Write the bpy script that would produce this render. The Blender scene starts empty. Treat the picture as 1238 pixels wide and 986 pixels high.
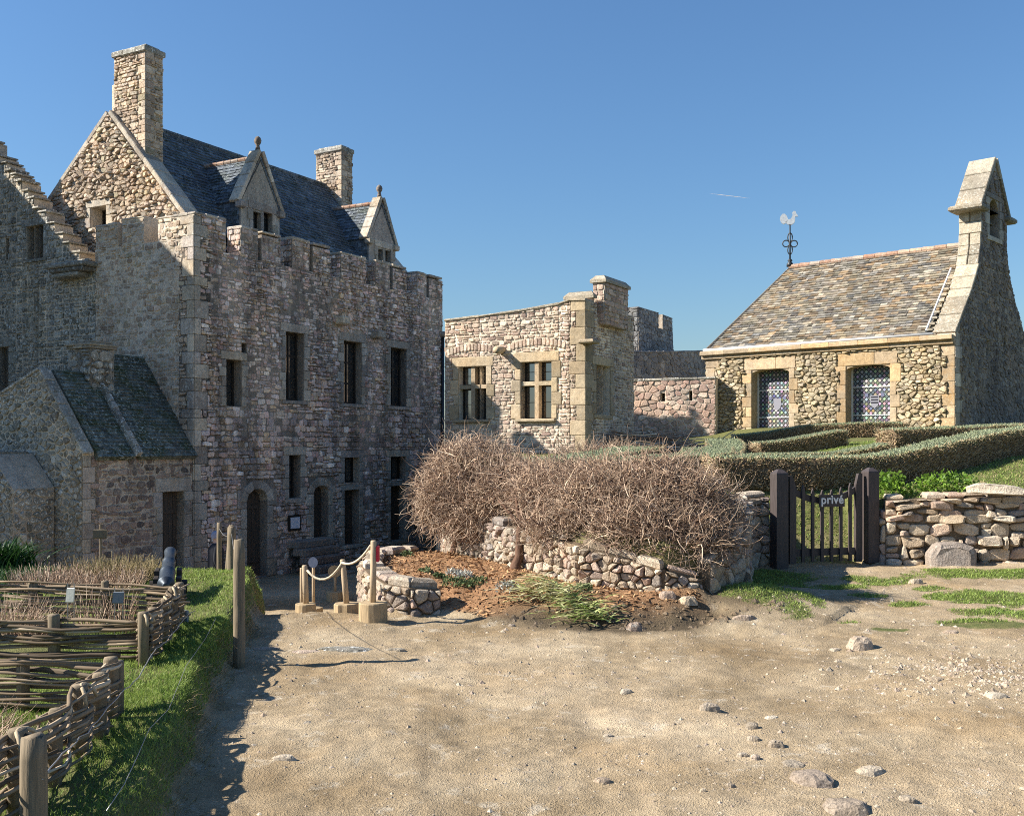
import bpy, math, random
import numpy as np
from mathutils import Vector
random.seed(7); RNG = np.random.default_rng(7)
S = bpy.context.scene; COL = S.collection
R = math.radians
F, CX, HZ, EYE = 1250.0, 619.0, 537.0, 1.7
SUN_AZ, SUN_EL = -94.0, 35.0

# ------------------------------------------------------------------ materials
def new_mat(name):
    m = bpy.data.materials.new(name); m.use_nodes = True
    nt = m.node_tree; nt.nodes.clear()
    out = nt.nodes.new('ShaderNodeOutputMaterial'); b = nt.nodes.new('ShaderNodeBsdfPrincipled')
    nt.links.new(b.outputs[0], out.inputs[0])
    b.inputs['Specular IOR Level'].default_value = 0.25
    return m, nt, b
class NT:
    def __init__(s, nt): s.nt = nt
    def n(s, t, **kw):
        nd = s.nt.nodes.new('ShaderNode' + t)
        for k, v in kw.items(): setattr(nd, k, v)
        return nd
    def l(s, a, b): s.nt.links.new(a, b)
    def noise(s, co, scale, detail=4, rough=.6, stretch=None):
        if stretch is not None:
            mp = s.n('Mapping'); mp.inputs['Scale'].default_value = stretch; s.l(co, mp.inputs[0]); co = mp.outputs[0]
        nd = s.n('TexNoise'); s.l(co, nd.inputs['Vector'])
        nd.inputs['Scale'].default_value = scale; nd.inputs['Detail'].default_value = detail; nd.inputs['Roughness'].default_value = rough
        return nd.outputs[0]
    def voro(s, co, scale, feature='F1', out='Distance'):
        nd = s.n('TexVoronoi', feature=feature); s.l(co, nd.inputs['Vector']); nd.inputs['Scale'].default_value = scale
        return nd.outputs[out]
    def ramp(s, fac, stops, interp='LINEAR'):
        nd = s.n('ValToRGB'); cr = nd.color_ramp; cr.interpolation = interp
        while len(cr.elements) < len(stops): cr.elements.new(.5)
        for e, (p, c) in zip(cr.elements, stops):
            e.position = p; e.color = (c, c, c, 1) if isinstance(c, (int, float)) else (*c, 1)
        s.l(fac, nd.inputs[0]); return nd.outputs[0]
    def mix(s, fac, a, b, mode='MIX'):
        nd = s.n('Mix', data_type='RGBA', blend_type=mode)
        for sock, v in ((nd.inputs['Factor'], fac), (nd.inputs[6], a), (nd.inputs[7], b)):
            if isinstance(v, (int, float)): sock.default_value = v
            elif isinstance(v, tuple): sock.default_value = (*v, 1)
            else: s.l(v, sock)
        return nd.outputs[2]
    def math(s, op, a, b=0.0):
        nd = s.n('Math', operation=op)
        for sock, v in ((nd.inputs[0], a), (nd.inputs[1], b)):
            if isinstance(v, (int, float)): sock.default_value = v
            else: s.l(v, sock)
        return nd.outputs[0]
    def bump(s, h, strength, dist, bsdf, prev=None):
        nd = s.n('Bump'); nd.inputs['Strength'].default_value = strength; nd.inputs['Distance'].default_value = dist
        s.l(h, nd.inputs['Height'])
        if prev: s.l(prev, nd.inputs['Normal'])
        if bsdf: s.l(nd.outputs[0], bsdf.inputs['Normal'])
        return nd.outputs[0]
    def attr(s, name):
        nd = s.n('Attribute'); nd.attribute_name = name; return nd
    def pos(s): return s.n('NewGeometry').outputs['Position']

def spread(pal):
    n = len(pal); return [(i / max(1, n - 1), c) for i, c in enumerate(pal)]
def stone_mat(name, pal, lichen=.25, lic=(.42, .42, .38), stain=.3, ochre=.1, bump=.5, moss=0.0, vmin=.7, vmax=1.25, fine=38):
    m, nt, b = new_mat(name); T = NT(nt); co = T.pos()
    at = T.attr('tint'); sp = T.n('SeparateColor'); T.l(at.outputs['Color'], sp.inputs[0])
    c = T.ramp(sp.outputs[0], spread(pal))
    v = T.ramp(sp.outputs[1], [(0, vmin), (1, vmax)]); c = T.mix(1.0, c, v, 'MULTIPLY')
    c = T.mix(1.0, c, T.ramp(T.noise(co, .55, 5, .6), [(.3, (.72, .73, .76)), (.5, (1, 1, 1)), (.7, (1.2, 1.13, 1.02))]), 'MULTIPLY')
    n1 = T.noise(co, 9, 6, .65); c = T.mix(1.0, c, T.ramp(n1, [(.25, .66), (.75, 1.25)]), 'MULTIPLY')
    n2 = T.noise(co, fine, 5, .7); c = T.mix(1.0, c, T.ramp(n2, [(.28, .5), (.5, 1.0), (.74, 1.35)]), 'MULTIPLY')
    if ochre: c = T.mix(T.math('MULTIPLY', T.ramp(T.noise(co, 1.7, 5, .7), [(.52, 0), (.68, 1)]), ochre), c, (.36, .2, .07))
    if moss: c = T.mix(T.math('MULTIPLY', T.ramp(T.noise(co, 2.6, 6, .7), [(.45, 0), (.62, 1)]), moss), c, (.05, .065, .02))
    if stain: c = T.mix(T.math('MULTIPLY', T.ramp(T.noise(co, 1.0, 5, .65, (1.9, 1.9, .2)), [(.47, 0), (.6, 1)]), stain), c, (.05, .045, .042))
    if lichen:
        l = T.math('MULTIPLY', T.ramp(T.noise(co, 15, 6, .75), [(.54, 0), (.6, 1)]), T.ramp(T.noise(co, .9, 3), [(.4, .25), (.62, 1)]))
        c = T.mix(T.math('MULTIPLY', l, lichen * 2.2), c, lic)
    T.l(c, b.inputs['Base Color']); b.inputs['Roughness'].default_value = .92
    p = T.bump(T.noise(co, 22, 8, .7), bump, .03, None)
    T.bump(T.voro(co, 70), bump * .5, .008, b, p)
    return m
def plain_mat(name, col, rough=.8, var=.25, scale=12, bump=.2, metal=0, stretch=None, bdist=.01):
    m, nt, b = new_mat(name); T = NT(nt)
    co = T.n('TexCoord').outputs['Object']
    n = T.noise(co, scale, 6, .65, stretch)
    c = T.mix(1.0, col, T.ramp(n, [(.25, 1 - var), (.75, 1 + var)]), 'MULTIPLY')
    T.l(c, b.inputs['Base Color']); b.inputs['Roughness'].default_value = rough; b.inputs['Metallic'].default_value = metal
    if bump: T.bump(n, bump, bdist, b)
    return m
def leaf_mat(name, pal, rough=.6, trans=.0, vmin=.6, vmax=1.3):
    m, nt, b = new_mat(name); T = NT(nt)
    at = T.attr('tint'); sp = T.n('SeparateColor'); T.l(at.outputs['Color'], sp.inputs[0])
    c = T.mix(1.0, T.ramp(sp.outputs[0], spread(pal)), T.ramp(sp.outputs[1], [(0, vmin), (1, vmax)]), 'MULTIPLY')
    T.l(c, b.inputs['Base Color']); b.inputs['Roughness'].default_value = rough
    if trans:
        out = nt.nodes['Material Output']; tr = T.n('BsdfTranslucent'); T.l(c, tr.inputs[0])
        mx = T.n('MixShader'); mx.inputs[0].default_value = trans
        T.l(b.outputs[0], mx.inputs[1]); T.l(tr.outputs[0], mx.inputs[2]); T.l(mx.outputs[0], out.inputs[0])
    return m

M = {}
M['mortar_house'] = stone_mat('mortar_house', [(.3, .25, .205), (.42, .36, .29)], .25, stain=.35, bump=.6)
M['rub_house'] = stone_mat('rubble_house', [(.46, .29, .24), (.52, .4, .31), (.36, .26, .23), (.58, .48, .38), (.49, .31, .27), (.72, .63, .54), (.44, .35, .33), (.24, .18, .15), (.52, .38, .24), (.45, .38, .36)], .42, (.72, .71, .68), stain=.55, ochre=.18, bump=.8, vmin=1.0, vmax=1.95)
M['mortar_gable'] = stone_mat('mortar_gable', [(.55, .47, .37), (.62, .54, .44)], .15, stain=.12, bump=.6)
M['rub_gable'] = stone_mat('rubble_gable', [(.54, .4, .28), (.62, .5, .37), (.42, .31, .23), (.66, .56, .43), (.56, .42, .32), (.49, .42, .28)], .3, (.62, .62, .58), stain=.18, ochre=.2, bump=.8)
M['ash_house'] = stone_mat('ashlar_granite', [(.46, .4, .32), (.53, .47, .38), (.38, .33, .29), (.5, .42, .31)], .3, (.6, .6, .56), stain=.3, ochre=.25, bump=.4)
M['mortar_mid'] = stone_mat('mortar_pale', [(.66, .57, .45), (.72, .63, .51)], .05, stain=.03, ochre=.03, bump=.5)
M['rub_mid'] = stone_mat('rubble_pale', [(.46, .34, .27), (.56, .45, .35), (.33, .23, .19), (.6, .5, .4), (.5, .37, .29), (.66, .56, .45), (.4, .31, .24)], .12, (.66, .62, .55), stain=.05, ochre=.1, bump=.6)
M['ash_mid'] = stone_mat('ashlar_tan', [(.42, .335, .23), (.46, .38, .27), (.39, .315, .21), (.47, .36, .24)], .1, stain=.06, ochre=.2, bump=.35, fine=60)
M['mortar_chapel'] = stone_mat('mortar_ochre', [(.34, .27, .17), (.4, .32, .2)], .1, stain=.1, bump=.7)
M['rub_chapel'] = stone_mat('rubble_ochre', [(.42, .34, .21), (.48, .4, .27), (.35, .28, .18), (.52, .45, .32), (.4, .33, .25), (.44, .34, .2)], .15, (.52, .5, .42), stain=.1, ochre=.2, bump=.8)
M['ash_chapel'] = stone_mat('ashlar_chapel', [(.4, .3, .19), (.45, .35, .235), (.37, .3, .21), (.46, .32, .17)], .14, (.5, .48, .4), stain=.06, ochre=.5, bump=.4, fine=55)
M['cap_stone'] = stone_mat('weathered_cap', [(.34, .29, .22), (.4, .35, .27)], .5, (.46, .45, .39), stain=.12, ochre=.15, moss=.15, bump=.6)
M['rub_pink'] = stone_mat('rubble_pink', [(.5, .33, .26), (.58, .43, .34), (.42, .28, .23), (.62, .5, .4), (.54, .37, .28)], .15, (.6, .56, .5), stain=.12, ochre=.15, bump=.6)
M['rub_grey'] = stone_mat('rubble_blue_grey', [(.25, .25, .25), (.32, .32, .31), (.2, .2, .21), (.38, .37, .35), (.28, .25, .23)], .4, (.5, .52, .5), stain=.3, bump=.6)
M['rub_dark'] = stone_mat('rubble_dark', [(.26, .19, .15), (.32, .25, .19), (.2, .16, .14), (.36, .3, .24)], .3, stain=.3, bump=.6)
M['mortar_out'] = stone_mat('mortar_outbuilding', [(.48, .4, .31), (.55, .47, .37)], .2, stain=.25, bump=.7)
M['rub_out'] = stone_mat('rubble_outbuilding', [(.46, .33, .26), (.32, .23, .19), (.54, .42, .33), (.13, .11, .1), (.5, .36, .28), (.15, .125, .11)], .3, stain=.3, ochre=.1, bump=.7)
M['rub_lichen'] = stone_mat('rubble_lichened', [(.3, .275, .23), (.38, .36, .31), (.23, .21, .18), (.48, .46, .41)], .7, (.66, .66, .61), stain=.2, moss=.3, bump=.7)
M['dry_fill'] = stone_mat('dry_wall_fill', [(.14, .105, .07), (.19, .145, .1)], 0, stain=0, bump=.8)
M['dry_stone'] = stone_mat('dry_stone', [(.42, .34, .25), (.5, .42, .32), (.36, .28, .2), (.54, .47, .37), (.44, .31, .24), (.3, .27, .24)], .16, (.55, .53, .47), stain=.08, ochre=.22, bump=.8, fine=55)
M['rock'] = stone_mat('pale_rock', [(.38, .31, .23), (.46, .4, .31), (.33, .27, .2), (.42, .33, .26), (.24, .2, .15)], .1, (.55, .5, .42), stain=0, ochre=.15, bump=.7, fine=70)
M['slate_dark'] = stone_mat('slate_dark', [(.1, .12, .15), (.14, .165, .2), (.075, .09, .105), (.19, .215, .24)], .4, (.34, .38, .38), stain=.1, ochre=.03, moss=.35, bump=.3)
M['slate_moss'] = stone_mat('slate_mossy', [(.12, .135, .125), (.17, .18, .155), (.09, .1, .09)], .45, (.46, .49, .43), stain=.1, moss=.75, ochre=.1, bump=.4)
M['slate_chapel'] = stone_mat('slate_chapel', [(.2, .19, .165), (.13, .13, .13), (.27, .23, .16), (.36, .335, .28), (.22, .155, .095), (.17, .16, .15), (.31, .285, .24), (.27, .185, .105), (.2, .18, .135), (.15, .14, .12)], .2, (.42, .4, .32), stain=.08, ochre=.2, bump=.3, vmin=.5, vmax=1.3)
M['ridge_tile'] = stone_mat('ridge_tile', [(.36, .2, .13), (.42, .27, .19), (.34, .28, .23)], .3, stain=.1, ochre=.1, bump=.3)
M['lead'] = plain_mat('lead_flashing', (.62, .6, .56), .5, .15)
M['timber_dark'] = plain_mat('dark_timber', (.035, .028, .022), .6, .3, 8, .3, stretch=(1, 1, .2))
M['door'] = plain_mat('old_door_boards', (.085, .066, .05), .65, .4, 14, .4, stretch=(3, 3, .15))
M['iron'] = plain_mat('iron', (.05, .055, .06), .5, .3, 30, .3, .6)
M['gate'] = plain_mat('gate_paint', (.062, .05, .048), .5, .35, 16, .35, stretch=(2, 2, .3))
M['white_paint'] = plain_mat('white_lettering', (.75, .73, .68), .6, .1)
M['post'] = plain_mat('post_wood', (.19, .15, .1), .85, .45, 22, .6, stretch=(2, 2, .18))
M['post_pale'] = plain_mat('pale_post_wood', (.42, .32, .21), .85, .35, 22, .5, stretch=(2, 2, .18))
M['stump'] = plain_mat('stump_wood', (.36, .27, .16), .9, .35, 18, .6, stretch=(2, 2, .3))
M['bark_pale'] = plain_mat('peeled_rod', (.4, .32, .21), .75, .3, 20, .4)
M['rope'] = plain_mat('rope', (.55, .46, .34), .9, .25, 80, .5)
M['wire'] = plain_mat('wire', (.4, .4, .4), .4, .2, 40, .1, .8)
M['paper'] = plain_mat('paper', (.7, .72, .78), .8, .05, 5, 0)
M['ink'] = plain_mat('ink_grey', (.35, .36, .42), .8, .05, 5, 0)
M['red'] = plain_mat('red_paint', (.55, .03, .05), .5, .15, 8, .1)
M['blue_grey'] = plain_mat('blue_grey_paint', (.16, .2, .3), .5, .15, 8, .1)
M['cannon'] = plain_mat('cannon_iron', (.055, .068, .085), .42, .3, 25, .25, .5)
M['slate_tag'] = plain_mat('slate_tag', (.2, .22, .24), .7, .2)
M['white_tag'] = plain_mat('white_tag', (.72, .7, .6), .7, .1)
M['bell'] = plain_mat('bronze', (.14, .1, .05), .45, .3, 10, .1, .8)
M['cock'] = plain_mat('zinc', (.6, .62, .62), .45, .2, 10, .1, .5)
M['bark'] = plain_mat('bark', (.13, .075, .05), .95, .45, 30, .9, stretch=(1, 1, .25))
M['rods'] = leaf_mat('woven_rods', [(.13, .095, .06), (.25, .185, .12), (.36, .28, .19), (.1, .07, .045), (.52, .42, .3)], .85)
M['twigs'] = leaf_mat('bare_twigs', [(.17, .105, .07), (.37, .25, .175), (.56, .43, .31), (.22, .135, .095), (.74, .61, .46)], .85)
M['grass'] = leaf_mat('grass_blades', [(.13, .21, .04), (.22, .31, .065), (.31, .38, .1), (.15, .24, .05), (.42, .42, .17)], .55, .35)
M['straw'] = leaf_mat('dry_grass', [(.34, .26, .14), (.44, .36, .2), (.26, .19, .1), (.3, .28, .12)], .8, .2)
M['leaf_bright'] = leaf_mat('bright_leaves', [(.1, .2, .02), (.18, .3, .035), (.07, .14, .02), (.26, .36, .06)], .5, .3)
M['leaf_iris'] = leaf_mat('iris_leaves', [(.16, .25, .05), (.34, .4, .13), (.58, .57, .32), (.3, .35, .1), (.74, .68, .42)], .5, .2)
M['leaf_strap'] = leaf_mat('strap_leaves', [(.02, .06, .015), (.035, .09, .02), (.018, .05, .015)], .4, .2)
M['hedge_top'] = leaf_mat('hedge_foliage', [(.26, .31, .18), (.36, .4, .27), (.2, .25, .13), (.4, .42, .25)], .7, .15)
M['hedge_side'] = leaf_mat('hedge_twigs', [(.42, .28, .17), (.55, .4, .25), (.3, .23, .13), (.62, .48, .32), (.34, .34, .18)], .85)
M['tuft'] = leaf_mat('herb_tuft', [(.07, .11, .035), (.11, .15, .06), (.15, .18, .09)], .7, .1)
M['tuft_grey'] = leaf_mat('grey_herb', [(.3, .31, .28), (.4, .4, .36), (.24, .25, .2)], .8, .1)
M['chips'] = leaf_mat('bark_chips', [(.32, .17, .08), (.42, .25, .12), (.22, .11, .055), (.5, .32, .17)], .9)
M['core'] = plain_mat('hedge_core', (.17, .12, .075), 1, .4, 20, .5)
M['contrail'] = plain_mat('contrail_ice', (.8, .8, .8), 1, .05, 1, 0)
def glass_mat(name, col, rough=.08):
    m, nt, b = new_mat(name); T = NT(nt); co = T.pos()
    b.inputs['Base Color'].default_value = (*col, 1); b.inputs['Roughness'].default_value = rough
    b.inputs['Specular IOR Level'].default_value = 1.0; b.inputs['IOR'].default_value = 1.9
    T.bump(T.noise(co, 3, 2), .06, .02, b)
    return m
M['glass'] = glass_mat('window_glass', (.012, .014, .016))
M['glass_dull'] = glass_mat('dull_glass', (.02, .02, .02), .35); M['glass_dull'].node_tree.nodes['Principled BSDF'].inputs['Specular IOR Level'].default_value = .1
def leaded_mat():
    m, nt, b = new_mat('leaded_glass'); T = NT(nt)
    at = T.attr('tint'); T.l(at.outputs['Color'], b.inputs['Base Color'])
    b.inputs['Roughness'].default_value = .3; b.inputs['Specular IOR Level'].default_value = .6
    T.bump(T.noise(T.pos(), 14, 3), .25, .01, b)
    return m
M['leaded'] = leaded_mat()

# ------------------------------------------------------------------ object helpers
def loc_of(o):
    v = Vector((0, 0, 0))
    while o is not None: v += o.location; o = o.parent
    return v
def tag(o, label=None, cat=None, group=None, kind=None):
    if label: o['label'] = label
    if cat: o['category'] = cat
    if group: o['group'] = group
    if kind: o['kind'] = kind
    return o
def thing(name, loc, label, cat, group=None):
    o = bpy.data.objects.new(name, None); COL.objects.link(o); o.location = loc; o.empty_display_size = .2
    return tag(o, label, cat, group)
def link_mesh(name, me, parent, origin=None):
    o = bpy.data.objects.new(name, me); COL.objects.link(o)
    if parent is not None: o.parent = parent
    elif origin is not None: o.location = origin
    return o
def np_mesh(name, V, Fc, mats, parent=None, tint=None, mi=None, smooth=False, origin=None):
    V = np.asarray(V, dtype=np.float32).reshape(-1, 3)
    off = np.array(loc_of(parent) if parent is not None else (origin if origin is not None else (0, 0, 0)), dtype=np.float32)
    V = V - off
    if isinstance(Fc, np.ndarray):
        k = Fc.shape[1]; nf = len(Fc); loops = Fc.astype(np.int32).ravel(); starts = np.arange(nf, dtype=np.int32) * k
    else:
        nf = len(Fc); cnt = np.array([len(f) for f in Fc], dtype=np.int32)
        loops = np.fromiter((i for f in Fc for i in f), dtype=np.int32); starts = np.concatenate(([0], np.cumsum(cnt)[:-1])).astype(np.int32)
    me = bpy.data.meshes.new(name); me.vertices.add(len(V)); me.vertices.foreach_set('co', V.ravel())
    me.loops.add(len(loops)); me.loops.foreach_set('vertex_index', loops)
    me.polygons.add(nf); me.polygons.foreach_set('loop_start', starts)
    if mi is not None: me.polygons.foreach_set('material_index', np.asarray(mi, dtype=np.int32))
    me.polygons.foreach_set('use_smooth', np.full(nf, smooth, dtype=bool))
    for m in (mats if isinstance(mats, (list, tuple)) else [mats]): me.materials.append(m)
    if tint is not None:
        t = np.ones((nf, 4), dtype=np.float32); t[:, :3] = np.asarray(tint, dtype=np.float32)[:, :3]
        a = me.attributes.new('tint', 'FLOAT_COLOR', 'FACE'); a.data.foreach_set('color', t.ravel())
    me.update(calc_edges=True); me.validate()
    return link_mesh(name, me, parent, origin)
class MB:
    def __init__(s): s.v = []; s.f = []; s.t = []; s.m = []
    def face(s, idx, t, m=0): s.f.append(idx); s.t.append(t); s.m.append(m)
    def add(s, pts): i = len(s.v); s.v.extend((float(p[0]), float(p[1]), float(p[2])) for p in pts); return i
    def poly(s, pts, m=0, t=None):
        i = s.add(pts); s.face(tuple(range(i, i + len(pts))), t or rt(), m)
    def loft(s, rings, m=0, t=None, cap0=False, cap1=True):
        t = t or rt(); n = len(rings[0]); ids = [s.add(r) for r in rings]
        for a, b in zip(ids[:-1], ids[1:]):
            for k in range(n): s.face((a + k, a + (k + 1) % n, b + (k + 1) % n, b + k), t, m)
        if cap1: s.face(tuple(range(ids[-1], ids[-1] + n)), t, m)
        if cap0: s.face(tuple(range(ids[0] + n - 1, ids[0] - 1, -1)), t, m)
    def prism(s, base, vec, m=0, t=None):
        vec = Vector(vec); s.loft([[Vector(p) for p in base], [Vector(p) + vec for p in base]], m, t, True, True)
    def box(s, c, ax, ay, az, m=0, t=None, bev=.0):
        # c centre, ax/ay/az half-extent vectors
        c, ax, ay, az = map(Vector, (c, ax, ay, az))
        if not bev:
            s.prism([c - ax - ay - az, c + ax - ay - az, c + ax + ay - az, c - ax + ay - az], az * 2, m, t); return
        def ring(k, w):
            e = 1 - bev / max(1e-6, ax.length) * w; g = 1 - bev / max(1e-6, ay.length) * w
            return [c - ax * e - ay * g + az * k, c + ax * e - ay * g + az * k, c + ax * e + ay * g + az * k, c - ax * e + ay * g + az * k]
        q = 1 - bev / max(1e-6, az.length)
        s.loft([ring(-1, 1), ring(-q, 0), ring(q, 0), ring(1, 1)], m, t, True, True)
    def tube(s, pts, rads, n=8, m=0, t=None, cap=True):
        pts = [Vector(p) for p in pts]
        if isinstance(rads, (int, float)): rads = [rads] * len(pts)
        up = None; rings = []
        for i, p in enumerate(pts):
            d = (pts[min(i + 1, len(pts) - 1)] - pts[max(i - 1, 0)]).normalized()
            if up is None: up = d.cross(Vector((0, 0, 1)) if abs(d.z) < .9 else Vector((1, 0, 0))).normalized()
            up = (up - d * up.dot(d)).normalized(); w = d.cross(up)
            rings.append([p + (up * math.cos(2 * math.pi * k / n) + w * math.sin(2 * math.pi * k / n)) * rads[i] for k in range(n)])
        s.loft(rings, m, t, cap, cap)
    def build(s, name, mats, parent=None, smooth=False, origin=None):
        return np_mesh(name, s.v, s.f, mats, parent, np.array(s.t), s.m, smooth, origin)
def rt(): return (random.random(), random.random(), random.random())

# ------------------------------------------------------------------ numpy value noise
def vnoise(x, y, seed=0):
    xi = np.floor(x).astype(np.int64); yi = np.floor(y).astype(np.int64); fx = x - xi; fy = y - yi
    fx = fx * fx * (3 - 2 * fx); fy = fy * fy * (3 - 2 * fy)
    def hsh(a, b):
        n = (a * 374761393 + b * 668265263 + seed * 1442695041) & 0x7fffffff
        n = ((n ^ (n >> 13)) * 1274126177) & 0x7fffffff
        return ((n ^ (n >> 16)) & 0xffff) / 65535.0
    return (hsh(xi, yi) * (1 - fx) + hsh(xi + 1, yi) * fx) * (1 - fy) + (hsh(xi, yi + 1) * (1 - fx) + hsh(xi + 1, yi + 1) * fx) * fy
def fbm(x, y, seed=0, o=4):
    r = 0; a = .5
    for k in range(o): r = r + a * vnoise(x * 2 ** k, y * 2 ** k, seed + k); a *= .5
    return r
def sst(a, b, x): t = np.clip((x - a) / (b - a), 0, 1); return t * t * (3 - 2 * t)

# ------------------------------------------------------------------ 2D polygons
def clip_hp(poly, a, b, c):                    # keep a*u+b*v<=c
    out = []; n = len(poly)
    for i in range(n):
        p, q = poly[i], poly[(i + 1) % n]; dp = a * p[0] + b * p[1] - c; dq = a * q[0] + b * q[1] - c
        if dp <= 0: out.append(p)
        if (dp < 0 < dq) or (dq < 0 < dp):
            t = dp / (dp - dq); out.append((p[0] + (q[0] - p[0]) * t, p[1] + (q[1] - p[1]) * t))
    return out
def edge_hp(p, q):                             # CCW polygon: interior on the left
    dx, dy = q[0] - p[0], q[1] - p[1]; L = math.hypot(dx, dy) or 1e-9
    return dy / L, -dx / L, (dy * p[0] - dx * p[1]) / L
def clip_convex(poly, conv):
    for i in range(len(conv)):
        if len(poly) < 3: return []
        poly = clip_hp(poly, *edge_hp(conv[i], conv[(i + 1) % len(conv)]))
    return poly if len(poly) >= 3 else []
def area(p): return .5 * sum(p[i][0] * p[(i + 1) % len(p)][1] - p[(i + 1) % len(p)][0] * p[i][1] for i in range(len(p)))
def ccw(p): return list(p) if area(p) > 0 else list(p)[::-1]
def inset(poly, d):
    src = poly
    for i in range(len(src)):
        if len(poly) < 3: return []
        a, b, c = edge_hp(src[i], src[(i + 1) % len(src)]); poly = clip_hp(poly, a, b, c - d)
    return poly if len(poly) >= 3 else []
def minus_rects(poly, rects):                  # exact pieces
    out = [poly]
    for (a, b, c, d) in rects:
        nx = []
        for p in out:
            us = [q[0] for q in p]; vs = [q[1] for q in p]
            if max(us) <= a or min(us) >= b or max(vs) <= c or min(vs) >= d: nx.append(p); continue
            l = clip_hp(p, 1, 0, a); r = clip_hp(p, -1, 0, -b); mid = clip_hp(clip_hp(p, -1, 0, -a), 1, 0, b) if len(p) > 2 else []
            for q in (l, r, clip_hp(mid, 0, 1, c) if len(mid) > 2 else [], clip_hp(mid, 0, -1, -d) if len(mid) > 2 else []):
                if len(q) > 2 and abs(area(q)) > 1e-5: nx.append(q)
        out = nx
    return out
def largest_outside(poly, rects):
    for (a, b, c, d) in rects:
        us = [q[0] for q in poly]; vs = [q[1] for q in poly]
        if max(us) <= a or min(us) >= b or max(vs) <= c or min(vs) >= d: continue
        cs = [q for q in (clip_hp(poly, 1, 0, a), clip_hp(poly, -1, 0, -b), clip_hp(poly, 0, 1, c), clip_hp(poly, 0, -1, -d)) if len(q) > 2]
        if not cs: return []
        poly = max(cs, key=lambda q: abs(area(q)))
    return poly
def rect(a, b, c, d): return [(a, c), (b, c), (b, d), (a, d)]

# ------------------------------------------------------------------ wall frames
class Fr:                                      # vertical plane; d runs to the viewer's right, n faces the viewer
    def __init__(s, ox, oy, dx, dy):
        L = math.hypot(dx, dy); s.o = (ox, oy); s.d = (dx / L, dy / L); s.n = (s.d[1], -s.d[0])
    def p(s, u, z, out=0.0): return Vector((s.o[0] + s.d[0] * u + s.n[0] * out, s.o[1] + s.d[1] * u + s.n[1] * out, z))
    def px(s, x, y):
        k = (x - CX) / F; u = (k * s.o[1] - s.o[0]) / (s.d[0] - k * s.d[1]); D = s.o[1] + s.d[1] * u
        return u, EYE + (HZ - y) / F * D
    def rc(s, x0, y0, x1, y1):                 # pixel box to (u0,u1,z0,z1)
        a, z1 = s.px(x0, y0); b, z0 = s.px(x0, y1); c, z3 = s.px(x1, y0); d, z2 = s.px(x1, y1)
        return (a, c, (z0 + z2) / 2, (z1 + z3) / 2)
    def sub(s, u, out=0.0, turn=0):            # turn=1: plane at u facing -d (left); turn=-1: facing +d
        q = s.p(u, 0, out)
        return Fr(q.x, q.y, s.n[0] * turn, s.n[1] * turn)
def wall(mb, fr, outlines, holes=(), thick=.4, reveal=.28, m=0, out=0.0, back=True):
    for ol in outlines:
        ol = ccw(ol)
        for q in minus_rects(ol, holes): mb.poly([fr.p(u, z, out) for u, z in q], m)
        n = len(ol)
        for i in range(n):
            a, b = ol[i], ol[(i + 1) % n]
            mb.poly([fr.p(*a, out - thick), fr.p(*b, out - thick), fr.p(*b, out), fr.p(*a, out)], m)
        if back: mb.poly([fr.p(u, z, out - thick) for u, z in ol[::-1]], m)
    for (a, b, c, d) in holes:
        r = out - reveal
        for p, q in (((a, c), (b, c)), ((b, c), (b, d)), ((b, d), (a, d)), ((a, d), (a, c))):
            mb.poly([fr.p(*p, out), fr.p(*q, out), fr.p(*q, r), fr.p(*p, r)], m)
def stone(mb, fr, poly, h, m, gap=.008, bev=.02, cham=.22, out=0.0, t=None, rough=.25):
    p = inset(poly, gap * random.uniform(.6, 1.5))
    if len(p) < 3 or abs(area(p)) < .0012: return
    if cham:
        q = []
        for i in range(len(p)):
            a, b, c = p[i - 1], p[i], p[(i + 1) % len(p)]; k = cham * random.uniform(.5, 1.3)
            q.append((b[0] + (a[0] - b[0]) * k, b[1] + (a[1] - b[1]) * k)); q.append((b[0] + (c[0] - b[0]) * k, b[1] + (c[1] - b[1]) * k))
        p = q
    cx = sum(a[0] for a in p) / len(p); cz = sum(a[1] for a in p) / len(p)
    R_ = sum(math.hypot(a[0] - cx, a[1] - cz) for a in p) / len(p); k = max(.45, 1 - bev / R_)
    tx, tz = random.gauss(0, rough) * h / R_ * .6, random.gauss(0, rough) * h / R_ * .6
    def hh(a): return tx * (a[0] - cx) + tz * (a[1] - cz)
    r0 = [fr.p(a[0], a[1], out - .02) for a in p]
    r1 = [fr.p(a[0], a[1], out + h * .55 * random.uniform(.8, 1.1) + hh(a) * .5) for a in p]
    k2 = (1 + k) / 2
    r2 = [fr.p(cx + (a[0] - cx) * k2, cz + (a[1] - cz) * k2, out + h * .88 + hh(a)) for a in p]
    r3 = [fr.p(cx + (a[0] - cx) * k * .9, cz + (a[1] - cz) * k * .9, out + h * random.uniform(.92, 1.08) + hh(a)) for a in p]
    mb.loft([r0, r1, r2, r3], m, t or rt())
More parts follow.
